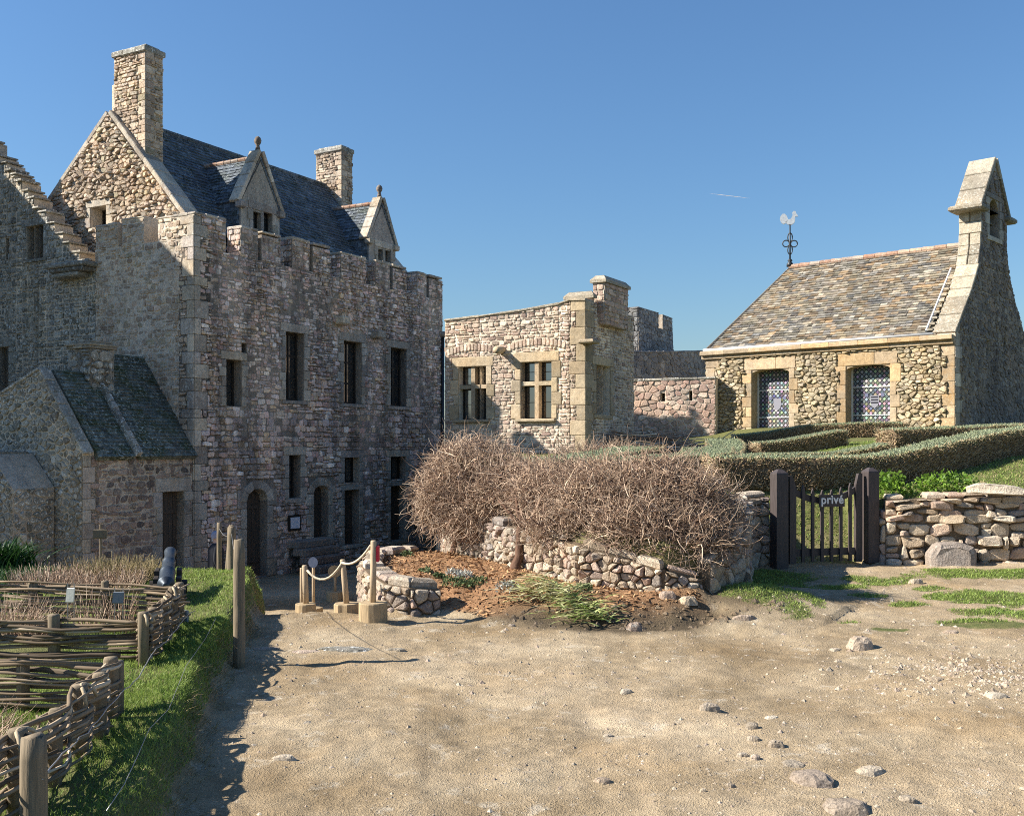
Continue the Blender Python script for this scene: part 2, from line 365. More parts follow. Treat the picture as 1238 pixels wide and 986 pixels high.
def cells_coursed(b, hr, wr, jit=.012):
    u0, u1, v0, v1 = b; out = []; v = v0
    while v < v1:
        h = random.uniform(*hr); u = u0 - random.uniform(0, wr[1]); top = v + h; sk = random.uniform(-.02, .02) * 0
        while u < u1:
            w = random.uniform(*wr) * (1.0 if random.random() < .85 else .55)
            j = lambda: random.uniform(-jit, jit)
            if h > hr[0] * 1.35 and random.random() < .22:
                k = random.uniform(.4, .6) * h
                out.append([(u + j(), v + j()), (u + w + j(), v + j()), (u + w + j(), v + k), (u + j(), v + k)])
                out.append([(u + j(), v + k), (u + w + j(), v + k), (u + w + j(), top + j()), (u + j(), top + j())])
            else:
                out.append([(u + j(), v + j()), (u + w + j(), v + j()), (u + w + j(), top + j()), (u + j(), top + j())])
            u += w
        v = top
    return out
def cells_rubble(b, size, asp=1.5, jit=.42):
    u0, u1, v0, v1 = b; sv = size; su = size * asp; g = {}; rows = int((v1 - v0) / sv) + 4; cols = int((u1 - u0) / su) + 4
    for r in range(rows):
        for c in range(cols):
            if random.random() < .1: continue
            g[(r, c)] = [(u0 + (c - 1.5 + (.5 if r & 1 else 0) + random.uniform(-jit, jit)) * su) / asp, v0 + (r - 1.5 + random.uniform(-jit, jit)) * sv]
    out = []
    for (r, c), p in g.items():
        if r < 1 or c < 1 or r > rows - 2 or c > cols - 2: continue
        poly = [(p[0] - 1.6 * sv, p[1] - 1.6 * sv), (p[0] + 1.6 * sv, p[1] - 1.6 * sv), (p[0] + 1.6 * sv, p[1] + 1.6 * sv), (p[0] - 1.6 * sv, p[1] + 1.6 * sv)]
        for dr in (-2, -1, 0, 1, 2):
            for dc in (-2, -1, 0, 1, 2):
                q = g.get((r + dr, c + dc))
                if q is None or q is p or len(poly) < 3: continue
                nx, ny = q[0] - p[0], q[1] - p[1]
                poly = clip_hp(poly, nx, ny, (q[0] ** 2 + q[1] ** 2 - p[0] ** 2 - p[1] ** 2) / 2)
        if len(poly) > 2: out.append([(a * asp, v) for a, v in poly])
    return out
def stones(mb, fr, outlines, holes, cells, h=(.015, .04), m=1, gap=.008, bev=.02, cham=.22, out=0.0, patchy=0.0):
    for ol in outlines:
        ol = ccw(ol); us = [a[0] for a in ol]; vs = [a[1] for a in ol]; U0, U1, V0, V1 = min(us), max(us), min(vs), max(vs)
        for c in cells:
            if max(a[0] for a in c) < U0 or min(a[0] for a in c) > U1 or max(a[1] for a in c) < V0 or min(a[1] for a in c) > V1: continue
            p = clip_convex(c, ol)
            if p and holes: p = largest_outside(p, holes)
            if len(p) < 3: continue
            k = 1.0
            if patchy:
                nv = float(fbm(np.array([p[0][0] * .9 + 7.3]), np.array([p[0][1] * .9]), 91, 3)[0]); k = min(1.25, max(.12, (nv - .22) * 3.4))
                if random.random() < patchy * max(0, .62 - nv): continue
            stone(mb, fr, p, random.uniform(*h) * k, m, gap, bev, cham, out)
def bbox(ols):
    us = [a[0] for o in ols for a in o]; vs = [a[1] for o in ols for a in o]; return (min(us), max(us), min(vs), max(vs))
def ashlar(mb, fr, r, h=.03, m=2, out=0.0, gap=.004):
    stone(mb, fr, rect(*r), h, m, gap, .012, .04, out, rough=.05)
def surround(mb, fr, r, w=.16, lint=.24, sill=.1, m=2, bl=(.22, .34), h=.03, sides=(1, 1)):
    a, b, c, d = r; res = []
    for sd in (0, 1):
        if not sides[sd]: continue
        z = c; k = random.randint(0, 1)
        while z < d - .02:
            z2 = min(d, z + random.uniform(*bl)); z2 = d if d - z2 < .1 else z2
            ww = w * (1.0 if k else 1.65) * random.uniform(.9, 1.1); k = 1 - k
            q = (a - ww, a, z, z2) if sd == 0 else (b, b + ww, z, z2)
            ashlar(mb, fr, q, h, m); res.append(q); z = z2
    q = (a - w * 1.3, b + w * 1.3, d, d + lint); ashlar(mb, fr, q, h, m); res.append(q)
    if sill: q = (a - w * .9, b + w * .9, c - sill, c); ashlar(mb, fr, q, h * 1.6, m); res.append(q)
    return res
def quoins(mb, fr, u, side, z0, z1, m=2, phase=0, h=.02, wl=.5, ws=.28, bl=(.28, .42)):
    res = []; z = z0; k = phase; rng = random.Random(99)
    while z < z1 - .03:
        z2 = min(z1, z + rng.uniform(*bl)); z2 = z1 if z1 - z2 < .12 else z2
        w = (wl if k else ws) * rng.uniform(.9, 1.1); k = 1 - k
        q = (u - w, u, z, z2) if side > 0 else (u, u + w, z, z2)
        ashlar(mb, fr, q, h, m); res.append(q); z = z2
    return res
def arch_fill(mb, fr, r, rise, depth, m=2, out=0.0, n=10):
    a, b, c, d = r; mid = (a + b) / 2; w = (b - a) / 2
    for sg in (-1, 1):
        arc = [(mid + sg * w * math.cos(R(90 * k / n)), d - rise + rise * math.sin(R(90 * k / n))) for k in range(n + 1)]
        for k in range(n):
            p = [arc[k], arc[k + 1], (arc[k + 1][0], d + .001), (arc[k][0], d + .001)]
            if abs(area(p)) < 1e-6: continue
            p = ccw(p); mb.prism([fr.p(u, z, out - depth) for u, z in p], Vector((fr.n[0], fr.n[1], 0)) * (depth - .004), m, (.4, .5, .5))
def window(fr, r, parent, depth=.24, cols=2, rows=2, fw=.05, bw=.028, mat='timber_dark', pane='glass', name='window'):
    a, b, c, d = r; mb = MB(); nv = Vector((fr.n[0], fr.n[1], 0))
    def bar(u0, u1, z0, z1, o, th): mb.prism([fr.p(u0, z0, o - th), fr.p(u1, z0, o - th), fr.p(u1, z1, o - th), fr.p(u0, z1, o - th)], nv * th)
    o = -depth + .05
    bar(a, a + fw, c, d, o, .05); bar(b - fw, b, c, d, o, .05); bar(a + fw, b - fw, c, c + fw, o, .05); bar(a + fw, b - fw, d - fw, d, o, .05)
    for i in range(1, cols): u = a + (b - a) * i / cols; bar(u - bw / 2, u + bw / 2, c + fw, d - fw, o - .005, .035)
    for i in range(1, rows): z = c + (d - c) * i / rows; bar(a + fw, b - fw, z - bw / 2, z + bw / 2, o - .008, .03)
    w = mb.build(name, M[mat], parent)
    pm = MB(); pm.poly([fr.p(a, c, o - .028), fr.p(b, c, o - .028), fr.p(b, d, o - .028), fr.p(a, d, o - .028)]); pm.build('pane', M[pane], w)
    return w
def door(fr, r, parent, depth=.24, boards=5, label=None):
    a, b, c, d = r; mb = MB(); nv = Vector((fr.n[0], fr.n[1], 0)); o = -depth + .04; w = (b - a) / boards
    for i in range(boards):
        k = random.uniform(0, .008)
        mb.prism([fr.p(a + w * i + .004, c, o - .05), fr.p(a + w * (i + 1) - .004, c, o - .05), fr.p(a + w * (i + 1) - .004, d, o - .05), fr.p(a + w * i + .004, d, o - .05)], nv * (.05 - k))
    for z in (c + .35, d - .5):
        mb.prism([fr.p(a + .02, z, o), fr.p(b - .02, z, o), fr.p(b - .02, z + .09, o), fr.p(a + .02, z + .09, o)], nv * .02)
    dr = mb.build('door', M['door'], parent)
    hb = MB(); p = fr.p(a + .12, c + (d - c) * .45, o + .03); hb.box(p, (.015, 0, 0), (0, .015, 0), (0, 0, .05), 0, None, .004); hb.build('handle', M['iron'], dr)
    return dr
def slates(mb, O, e, s, outline, expo=.15, wr=(.15, .28), m=0, lift=.022, skip=0.0):
    e = Vector(e).normalized(); s = Vector(s).normalized(); n = e.cross(s).normalized()
    ol = ccw(outline); us = [p[0] for p in ol]; vs = [p[1] for p in ol]; v = min(vs); O = Vector(O)
    while v < max(vs):
        ex = expo * random.uniform(.9, 1.1); u = min(us) - random.uniform(0, wr[1]); L = ex * 1.2
        while u < max(us):
            w = random.uniform(*wr); j = random.uniform(-.012, .012)
            q = clip_convex(rect(u + .003, u + w - .003, v + j, v + L), ol)
            if len(q) > 2 and abs(area(q)) > .001 and random.random() >= skip:
                lf = lift * random.uniform(.7, 1.5); tl = random.uniform(-.01, .01); cu = u + w / 2
                top = [O + e * p[0] + s * p[1] + n * (lf * (1 - (p[1] - v) / L) + .004 + tl * (p[0] - cu) / w) for p in q]
                bot = [O + e * p[0] + s * p[1] - n * .02 for p in q]
                mb.loft([bot, top], m)
            u += w
        v += ex
# ------------------------------------------------------------------ camera, sky, sun
cam = bpy.data.cameras.new('camera'); co = bpy.data.objects.new('camera', cam); COL.objects.link(co); S.camera = co
co.location = (0, 0, EYE); co.rotation_euler = (R(90), 0, 0)
cam.sensor_width = 36; cam.lens = 36 * F / 1238; cam.shift_y = (HZ - 493) / 1238; cam.clip_end = 9000; cam.clip_start = .05
W = bpy.data.worlds.new('World'); S.world = W; W.use_nodes = True
wn = W.node_tree; bg = wn.nodes['Background']; sky = wn.nodes.new('ShaderNodeTexSky'); sky.sky_type = 'NISHITA'; sky.sun_disc = False
sky.sun_elevation = R(SUN_EL); sky.sun_rotation = R(SUN_AZ); sky.air_density = 1.45; sky.dust_density = .45; sky.ozone_density = 10.0; sky.altitude = 50
wn.links.new(sky.outputs[0], bg.inputs[0]); bg.inputs[1].default_value = .06
sl = bpy.data.lights.new('sun', 'SUN'); sl.energy = 4.65; sl.angle = R(.5); sl.color = (1, .93, .82)
so = bpy.data.objects.new('sun', sl); COL.objects.link(so); so.location = (-30, 5, 30)
sd = Vector((math.sin(R(SUN_AZ)) * math.cos(R(SUN_EL)), math.cos(R(SUN_AZ)) * math.cos(R(SUN_EL)), math.sin(R(SUN_EL))))
so.rotation_euler = sd.to_track_quat('Z', 'Y').to_euler()
S.view_settings.view_transform = 'Standard'; S.view_settings.look = 'None'; S.view_settings.exposure = 1.27; S.view_settings.gamma = 1
S.render.engine = 'CYCLES'; S.cycles.max_bounces = 8; S.cycles.diffuse_bounces = 6; S.cycles.use_denoising = False; S.cycles.filter_width = 1.0

# ------------------------------------------------------------------ terrain
def poly_sd(X, Y, P):                          # signed distance, >0 inside
    P = np.array(P, float); d = np.full(X.shape, 1e9); ins = np.zeros(X.shape, bool); n = len(P)
    for i in range(n):
        a, b = P[i], P[(i + 1) % n]; e = b - a
        t = np.clip(((X - a[0]) * e[0] + (Y - a[1]) * e[1]) / (e @ e), 0, 1)
        d = np.minimum(d, np.hypot(X - a[0] - t * e[0], Y - a[1] - t * e[1]))
        c = (a[1] > Y) != (b[1] > Y)
        with np.errstate(divide='ignore', invalid='ignore'): ins ^= c & (X < (b[0] - a[0]) * (Y - a[1]) / (b[1] - a[1] if b[1] != a[1] else 1e-9) + a[0])
    return np.where(ins, d, -d)
RET = [(-.78, 14.1), (-.35, 13.0), (.06, 12.05), (.72, 11.0), (1.55, 10.55), (1.95, 10.6)]
TERR = RET + [(2.45, 11.4), (2.85, 13.0), (3.1, 14.25), (3.6, 14.45), (5.12, 14.5), (14, 14.5), (60, 16), (60, 60), (-1.75, 60), (-1.75, 26.4)]
BEDW = [(-.72, 10.42), (-1.02, 10.3), (-1.28, 10.45), (-1.5, 11.0), (-1.72, 11.8), (-1.82, 13.0), (-1.5, 14.0)]
BED = BEDW[::-1] + [(-.3, 10.05), (.3, 9.75), (.95, 9.5), (1.55, 9.6), (2.05, 10.05)] + RET[::-1]
BANK_E = [(0, -1.32), (2, -1.38), (3.5, -1.44), (4.7, -1.52), (5.6, -1.68), (6.8, -1.98), (8.2, -2.2), (9.4, -2.38), (10.5, -2.56), (12, -2.85), (14, -3.25), (20, -4.6), (40, -9)]
def bank_edge(Y): return np.interp(Y, [p[0] for p in BANK_E], [p[1] for p in BANK_E]) + (fbm(Y * 2.2, Y * 0 + 3.3, 5, 3) - .45) * .13
def terrain(X, Y, micro=True):
    X = np.asarray(X, float); Y = np.asarray(Y, float)
    ramp = -1.45 * sst(10.25, 13.8, Y) - .012 * np.where(Y > 13, Y - 13, 0)
    low = sst(1.2, -.6, X); z = ramp * np.where(Y > 10, low, 1) * sst(60, 40, Y) + np.where(Y > 60, -1.5, 0)
    z = z + (fbm(X * .55, Y * .55, 1, 3) - .45) * .10 * sst(1, 4, Y)
    z = z + .10 * sst(3.5, 7.5, X) * sst(11, 14.4, Y)
    if micro: z = z + (fbm(X * 4, Y * 4, 2, 4) - .45) * .06 + (fbm(X * 13, Y * 13, 3, 3) - .45) * .016
    bd = poly_sd(X, Y, BED)
    yf = np.interp(X, [-1.2, -.72, -.3, .3, .95, 1.55, 2.05], [10.2, 10.4, 10.05, 9.75, 9.5, 9.6, 10.05])
    bz = .03 + .24 * sst(0, .9, Y - yf) + (fbm(X * 5, Y * 5, 9, 4) - .45) * .09 - .1 * sst(-.2, 1.6, X)
    bz = np.where(Y > 12.5, bz - .02 * (Y - 12.5), bz)
    wl = sst(-.12, .06, bd)
    z = np.where(bd > -.12, z * (1 - wl) + bz * wl, z)
    be = bank_edge(Y); g = sst(-.02, .16, be - X)
    bk = .17 + .11 * sst(5, 12, Y) + .05 * sst(-2.4, -6, X) + (fbm(X * 1.6, Y * 1.6, 11, 3) - .45) * .07 + (fbm(X * 9, Y * 9, 12, 3) - .45) * .04 * micro
    bk = bk + .035 * np.exp(-((be - X - .2) / .12) ** 2)
    bk = np.where(Y > 11.6, bk - .28 * (Y - 11.6), bk)
    z = np.where(be - X > -.02, np.maximum(z, z * (1 - g) + bk * g), z)
    td = poly_sd(X, Y, TERR)
    tz = .95 + .055 * (np.minimum(Y, 34) - 15) + (fbm(X * .8, Y * .8, 21, 3) - .45) * .12
    tz = tz + .16 * sst(5.5, 7.5, X) * sst(14.5, 15.5, Y) + .2 * sst(5.0, 9.5, X) * sst(15, 18, Y)
    gate = sst(3.2, 3.6, X) * sst(5.2, 4.9, X)
    tz = np.where(gate > 0, tz * (1 - gate) + np.minimum(tz, .03 + .85 * np.maximum(0, Y - 14.65)) * gate, tz)
    tw = sst(.0, .14, td); z = np.where(td > 0, z * (1 - tw) + tz * tw, z)
    # earth slope at the right end of the retaining wall
    k = np.exp(-(((X - 2.45) / .75) ** 2 + ((Y - 10.75) / .75) ** 2)); z = np.where(td > -1.3, np.maximum(z, z + .22 * k * (td < .02)), z)
    return z
def th(x, y): return float(terrain(np.array([x]), np.array([y]))[0])
def gp(px, py, lo=2.5, hi=45):                 # where the view ray through a photo pixel meets the ground
    D = np.arange(lo, hi, .02); zr = EYE + (HZ - py) / F * D; zt = terrain((px - CX) / F * D, D)
    i = int(np.argmax(zt >= zr)); d = D[i] if zt[i] >= zr[i] else hi
    return ((px - CX) / F * d, d, float(zt[i]))
PATCH = [(2.62, 11.0, .62, 1.25), (3.3, 13.2, .75, .8), (4.2, 10.9, .24, .14), (5.3, 11.4, .75, .6), (5.1, 10.4, .7, .45), (4.05, 11.6, .35, .2), (3.17, 9.85, .15, .1), (3.46, 9.5, .2, .1), (4.45, 9.75, .5, .28), (4.6, 12.9, .5, .45), (6.0, 13.3, 1.0, .5), (3.9, 12.4, .4, .3), (4.95, 12.2, .3, .2)]
def grass_patch(X, Y):
    m = np.zeros(X.shape)
    for (cx, cy, rx, ry) in PATCH: m = np.maximum(m, 1 - np.hypot((X - cx) / rx, (Y - cy) / ry))
    return m + np.where(m > 0, (fbm(X * 3.2, Y * 3.2, 31, 4) - .47) * 1.7, -1)
def masks(X, Y):
    nz = (fbm(X * 5, Y * 5, 41, 3) - .45)
    be = bank_edge(Y) - X; gr = sst(.0, .12, be + nz * .1)
    bed = sst(-.05, .12, poly_sd(X, Y, BED) + nz * .25)
    td = poly_sd(X, Y, TERR); ter = sst(0, .15, td)
    gate = sst(3.3, 3.6, X) * sst(5.2, 4.9, X) * sst(15.2, 14.4, Y + nz)
    gr = np.maximum(gr, ter * sst(.25, .45, fbm(X * .9, Y * .9, 51, 4) + .25) * (1 - gate * .6))
    gr = np.maximum(gr, sst(.03, .3, grass_patch(X, Y)) * (td < .1))
    gr = gr * (1 - sst(16.0, 19, Y) * (X < -1.7))
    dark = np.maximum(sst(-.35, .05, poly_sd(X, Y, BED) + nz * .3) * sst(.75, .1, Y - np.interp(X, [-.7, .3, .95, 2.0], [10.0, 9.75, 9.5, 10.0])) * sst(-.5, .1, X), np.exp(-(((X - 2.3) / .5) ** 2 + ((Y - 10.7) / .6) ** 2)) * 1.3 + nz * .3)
    return gr, bed, np.clip(dark, 0, 1)
TRK = [[(-.75, 8.3), (-.62, 7.6), (-.6, 6.9), (-.52, 6.0), (-.45, 5.3)], [(-1.38, 8.0), (-1.45, 7.2), (-1.4, 6.4), (-1.32, 5.8), (-1.28, 5.2)], [(1.6, 8.6), (2.6, 7.9), (3.6, 7.6), (4.8, 7.4)], [(1.2, 8.9), (2.4, 8.35), (3.6, 8.15), (5.2, 8.1)]]
def tracks(X, Y):
    d = np.full(X.shape, 9.0)
    for L in TRK:
        for a, b in zip(L[:-1], L[1:]):
            e = (b[0] - a[0], b[1] - a[1]); t = np.clip(((X - a[0]) * e[0] + (Y - a[1]) * e[1]) / (e[0] ** 2 + e[1] ** 2), 0, 1); d = np.minimum(d, np.hypot(X - a[0] - t * e[0], Y - a[1] - t * e[1]))
    return np.clip(1 - d / (.05 + .06 * fbm(X * 3, Y * 3, 77, 2)), 0, 1) * np.clip(fbm(X * 2, Y * 2, 78, 3) * 2.6 - .7, 0, 1)
def build_ground():
    nr, nc = 620, 560
    rr = np.concatenate((np.geomspace(5.2, 48, nr - 40), np.geomspace(50, 6000, 40))); tt = np.tan(np.linspace(-.88, .88, nc))
    Dg, Tg = np.meshgrid(rr, tt, indexing='ij'); X = Dg * Tg * .95; Y = Dg - 4.0
    Z = terrain(X, Y); V = np.stack([X, Y, Z], -1).reshape(-1, 3)
    i = np.arange(nr - 1)[:, None] * nc + np.arange(nc - 1)[None, :]
    Fq = np.stack([i, i + 1, i + nc + 1, i + nc], -1).reshape(-1, 4)
    m, nt, b = new_mat('ground'); T = NT(nt); co = T.pos()
    at = T.attr('zone'); sp = T.n('SeparateColor'); T.l(at.outputs['Color'], sp.inputs[0])
    n1 = T.noise(co, .9, 6, .65); n2 = T.noise(co, 7, 6, .7); n3 = T.noise(co, 60, 4, .75); n4 = T.noise(co, 190, 2, .6)
    sand = T.ramp(n1, [(.34, (.31, .232, .138)), (.5, (.39, .3, .19)), (.66, (.48, .385, .255))])
    sand = T.mix(1.0, sand, T.ramp(n2, [(.25, .74), (.75, 1.18)]), 'MULTIPLY')
    sand = T.mix(T.ramp(T.noise(co, .8, 4, .6), [(.4, .3), (.6, 1.0)]), sand, T.mix(1.0, sand, T.ramp(n3, [(.3, .5), (.48, 1.0), (.72, 1.35)]), 'MULTIPLY'))
    sand = T.mix(T.math('MULTIPLY', T.ramp(n4, [(.62, 0), (.7, 1)]), .55), sand, (.62, .56, .45))
    rust = T.ramp(T.noise(co, .5, 4, .6), [(.5, 0), (.66, 1)]); sand = T.mix(T.math('MULTIPLY', rust, .35), sand, (.4, .26, .12))
    sand = T.mix(T.math('MULTIPLY', T.ramp(T.noise(co, 1.3, 5, .7), [(.56, 0), (.7, 1)]), .45), sand, (.2, .155, .1))
    sand = T.mix(T.math('MULTIPLY', at.outputs['Alpha'], .55), sand, (.17, .13, .085))
    n5 = T.noise(co, .22, 6, .7); sand = T.mix(1.0, sand, T.ramp(n5, [(.36, (.7, .67, .61)), (.5, (.95, .95, .94)), (.64, (1.1, 1.1, 1.12))]), 'MULTIPLY')
    sand = T.mix(T.math('MULTIPLY', T.ramp(T.noise(co, 3.2, 5, .75), [(.58, 0), (.66, 1)]), .5), sand, (.56, .5, .4))
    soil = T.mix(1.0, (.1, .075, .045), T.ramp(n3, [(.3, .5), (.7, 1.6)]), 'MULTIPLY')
    turf = T.mix(T.ramp(n2, [(.35, 0), (.65, 1)]), (.09, .11, .03), (.17, .16, .06))
    mul = T.mix(1.0, T.mix(T.ramp(n3, [(.35, 0), (.65, 1)]), (.2, .1, .05), (.38, .22, .11)), T.ramp(n2, [(.3, .75), (.7, 1.2)]), 'MULTIPLY')
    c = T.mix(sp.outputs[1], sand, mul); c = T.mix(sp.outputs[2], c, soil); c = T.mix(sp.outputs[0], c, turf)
    T.l(c, b.inputs['Base Color']); b.inputs['Roughness'].default_value = .95
    p = T.bump(n2, .5, .05, None); p = T.bump(n3, .8, .02, None, p); T.bump(T.voro(co, 110), .6, .008, b, p)
    o = np_mesh('ground', V, Fq, m, smooth=True)
    gr, bed, dark = masks(X, Y); q = np.stack([gr, bed, dark, tracks(X, Y)], -1).reshape(-1, 4).astype(np.float32)
    a = o.data.attributes.new('zone', 'FLOAT_COLOR', 'POINT'); a.data.foreach_set('color', q.ravel())
    tag(o, 'sandy gravel courtyard with grass banks and a raised terrace', 'ground', kind='structure')
build_ground()
# ------------------------------------------------------------------ the manor house
C0 = Vector((-7.34, 23.88, 0)); A = Vector((.492, .8706, 0)).normalized(); B = Vector((-A.y, A.x, 0))
UP = Vector((0, 0, 1))
LF = Fr(C0.x, C0.y, A.x, A.y)                  # long front, u along A
GF = Fr(C0.x, C0.y, -B.x, -B.y)                # gable side, u negative to the left
def H(a, b, z): return C0 + A * a + B * b + UP * z
house = thing('manor_house', (C0.x, C0.y, -1.4), 'tall granite manor house with crenellated parapet, slate roof and two chimneys', 'house')
L_LONG = 10.41; ZT, ZS, ZB = 7.0, 6.28, -2.2
hm = [M['mortar_house'], M['rub_house'], M['ash_house']]
up_w = [LF.rc(345, 402, 367, 484), LF.rc(415, 413, 437, 488), LF.rc(472, 421, 491, 491)]
slit_w = LF.rc(273, 435, 292, 491); tiny_w = LF.rc(292, 415, 298, 432)
d1 = LF.rc(298, 591, 323, 698); d2 = LF.rc(379, 587, 397, 657); d3 = LF.rc(416, 592, 434, 658); d4 = LF.rc(472, 587, 490, 653)
g1 = LF.rc(349, 550, 363, 602); g2 = LF.rc(416, 553, 434, 583); g3 = LF.rc(472, 552, 490, 579)
holes = up_w + [slit_w, tiny_w, d1, d2, d3, d4, g1, g2, g3]
mer = [(LF.px(a, 300)[0], LF.px(b, 300)[0]) for a, b in ((235, 273), (291, 339), (353, 399), (412, 442), (454, 491), (504, 535))]
mer[-1] = (mer[-1][0], L_LONG)
outl = [rect(0, L_LONG, ZB, ZS)]
slots = {1: 314, 2: 376, 4: 473, 5: 517}
mo = []
mtop = [7.04, 6.98, 7.02, 6.96, 6.98, 6.94]
for k, (a, b) in enumerate(mer):
    if k in slots:
        s = LF.px(slots[k], 310)[0]; mo += [rect(a, s - .065, ZS, mtop[k]), rect(s + .065, b, ZS, mtop[k] - .05)]
    else: mo.append(rect(a, b, ZS, mtop[k]))
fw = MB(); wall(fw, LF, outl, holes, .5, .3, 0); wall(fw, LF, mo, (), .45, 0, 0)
res = quoins(fw, LF, 0, -1, ZB, 7.0, 2, 0, wl=.4, ws=.2, bl=(.2, .42))
for w in up_w: res += surround(fw, LF, w, .15, .22, .1)
res += surround(fw, LF, slit_w, .14, .2, .0); res += surround(fw, LF, g1, .16, .22, .12)
for w in (g2, g3): res += surround(fw, LF, w, .15, .2, 0)
for w in (d3, d4): res += surround(fw, LF, w, .15, .14, .1)
res += surround(fw, LF, d1, .2, .01, 0, bl=(.35, .5)); res += surround(fw, LF, d2, .17, .01, .1)
for r_, rise in ((d1, .3), (d2, .18)):
    arch_fill(fw, LF, r_, rise, .3)
    a, b, c, d = r_; mid = (a + b) / 2; w = (b - a) / 2; n = 5
    for k in range(n):
        t0, t1 = R(180 - 180 * k / n), R(180 - 180 * (k + 1) / n)
        def P_(t, e): return (mid + (w + e) * math.cos(t), d - rise + (rise + e) * math.sin(t))
        stone(fw, LF, ccw([P_(t0, .01), P_(t1, .01), P_(t1, .24), P_(t0, .24)]), .035, 2, .003, .012, .05)
    res.append((mid - w - .22, mid + w + .22, d - .02, d + .25))
for (x, y, w_) in ((405, 387, 11), (449, 404, 9)):           # projecting corbel stones
    u, z = LF.px(x, y); fw.box(LF.p(u + .15, z, .12), A * .16, LF.p(0, 0, .16) - LF.p(0, 0, 0), UP * .11, 2, None, .03)
cl = cells_coursed((-.2, L_LONG + .2, -1.8, 3.0), (.08, .18), (.1, .3), .028) + cells_coursed((-.2, L_LONG + .2, 3.0, 7.3), (.065, .14), (.08, .26), .026)
stones(fw, LF, outl + mo, holes + res, cl, (.008, .055), 1, .008, .018, .18, patchy=.5)
for k in range(1, 6):                                        # crenel cheeks that face left
    fr = LF.sub(mer[k][0], -.45, 1); fr = Fr(*(LF.p(mer[k][0], 0, -.45)[:2]), -B.x, -B.y); q = [rect(0.02, .44, ZS, mtop[k])]
    stones(fw, fr, q, (), cells_coursed(bbox(q), (.1, .17), (.14, .3)), (.01, .03), 1)
for k, (a, b) in enumerate(mer):                             # flat capping slabs on the merlons
    u = a; sk = LF.px(slots[k], 310)[0] if k in slots else -9
    while u < b - .05:
        u2 = min(b, u + random.uniform(.3, .5)); u2 = min(u2, sk - .065) if u < sk - .07 else u2; h_ = mtop[k] + random.uniform(.0, .015)
        fw.box(LF.p((u + u2) / 2, h_ + .02, -.22), A * ((u2 - u) / 2 - .004), LF.p(0, 0, .24) - LF.p(0, 0, 0), UP * random.uniform(.025, .045), 2, None, .015); u = u2
        if u < sk + .07 and u2 > sk - .5: u = max(u, sk + .07) if u2 > sk - .08 else u
fw.build('front_wall', hm, house)
# gable-side wall below the parapet walk
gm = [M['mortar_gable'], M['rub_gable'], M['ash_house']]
gw = MB(); bl = GF.px(116, 300)[0]
gmer = [(GF.px(191, 280)[0], 0), (GF.px(148, 280)[0], GF.px(174, 280)[0]), (bl, GF.px(142, 280)[0])]
gsill = GF.px(182, 293)[1]
go = [rect(bl - .02, 0, ZB, gsill)]; gmo = [rect(gmer[0][0], 0, gsill, 7.02), rect(gmer[1][0], gmer[1][1], gsill, 7.12), rect(gmer[2][0], gmer[2][1], gsill, 7.05)]
wall(gw, GF, go, (), .5, .3, 0); wall(gw, GF, gmo, (), .45, 0, 0)
gres = quoins(gw, GF, 0, 1, ZB, 7.0, 2, 1, wl=.42, ws=.22, bl=(.2, .42))
stones(gw, GF, go + gmo, gres, cells_coursed((bl - .1, .1, -1, 7.3), (.07, .16), (.09, .27), .026), (.0, .028), 1, .012, .014, .18, patchy=.6)
for i_, (a, b) in enumerate(gmer):
    u = a
    while u < b - .04:
        u2 = min(b, u + random.uniform(.25, .45)); gw.box(GF.p((u + u2) / 2, (7.02, 7.12, 7.05)[i_] + .02, -.22), B * ((u2 - u) / 2 - .004), A * .235, UP * random.uniform(.02, .04), 2, None, .015); u = u2
gw.build('side_wall', gm, house)
# upper gable, set back behind the walk
AG = .85; apB, apZ = 3.95, 10.18; SR, SLp = 1.09, .86
UF = Fr(*(H(AG, 0, 0)[:2]), -B.x, -B.y); r_b, l_b = 1.15, 6.9
zr = apZ - (apB - r_b) * SR; zl = apZ - (l_b - apB) * SLp
ug = MB(); gable_o = [[(-l_b, 3.5), (-r_b, 3.5), (-r_b, zr), (-apB, apZ), (-l_b, zl)]]
ghole = [UF.rc(110, 250, 129, 274)]
wall(ug, UF, gable_o, ghole, .5, .4, 0)
ures = surround(ug, UF, ghole[0], .14, .18, 0)
stones(ug, UF, gable_o, ghole + ures, cells_rubble((-l_b, -r_b, 5, 10.3), .1, 1.75, .42), (.02, .1), 1, .008, .02, .16)
ug.build('gable_wall', gm, house)
window(UF, ghole[0], house, .4, 1, 1, .04)
cp = MB()                                                    # sloping coping stones of both rakes
def coping(mb, fr, p, q, w, th, n, m=0, over=.04, lift=.0):
    p = Vector(p); q = Vector(q); nv = Vector((fr.n[0], fr.n[1], 0)); t = (q - p).normalized(); up = (nv.cross(t)).normalized()
    if up.z < 0: up = -up
    for k in range(n):
        a = p.lerp(q, k / n); b = p.lerp(q, (k + 1) / n); c = (a + b) / 2 + nv * (over - w / 2) + up * (th / 2 + lift + random.uniform(-.006, .006))
        mb.box(c, t * ((b - a).length / 2 - .004), nv * (w / 2), up * (th / 2), m, None, .018)
coping(cp, UF, UF.p(-r_b + .05, zr - .05), UF.p(-apB, apZ), .56, .13, 9); cp.build('gable_coping', M['ash_house'], house); cp = MB(); coping(cp, UF, UF.p(-apB, apZ), UF.p(-l_b, zl), .56, .13, 8); cp.build('gable_coping', M['ash_house'], house); cp = MB()
FF = Fr(*(H(9.55, 0, 0)[:2]), -B.x, -B.y)                    # far gable coping
coping(cp, FF, FF.p(-r_b, zr), FF.p(-apB, apZ), .5, .13, 7)
cp.build('gable_coping', M['ash_house'], house)
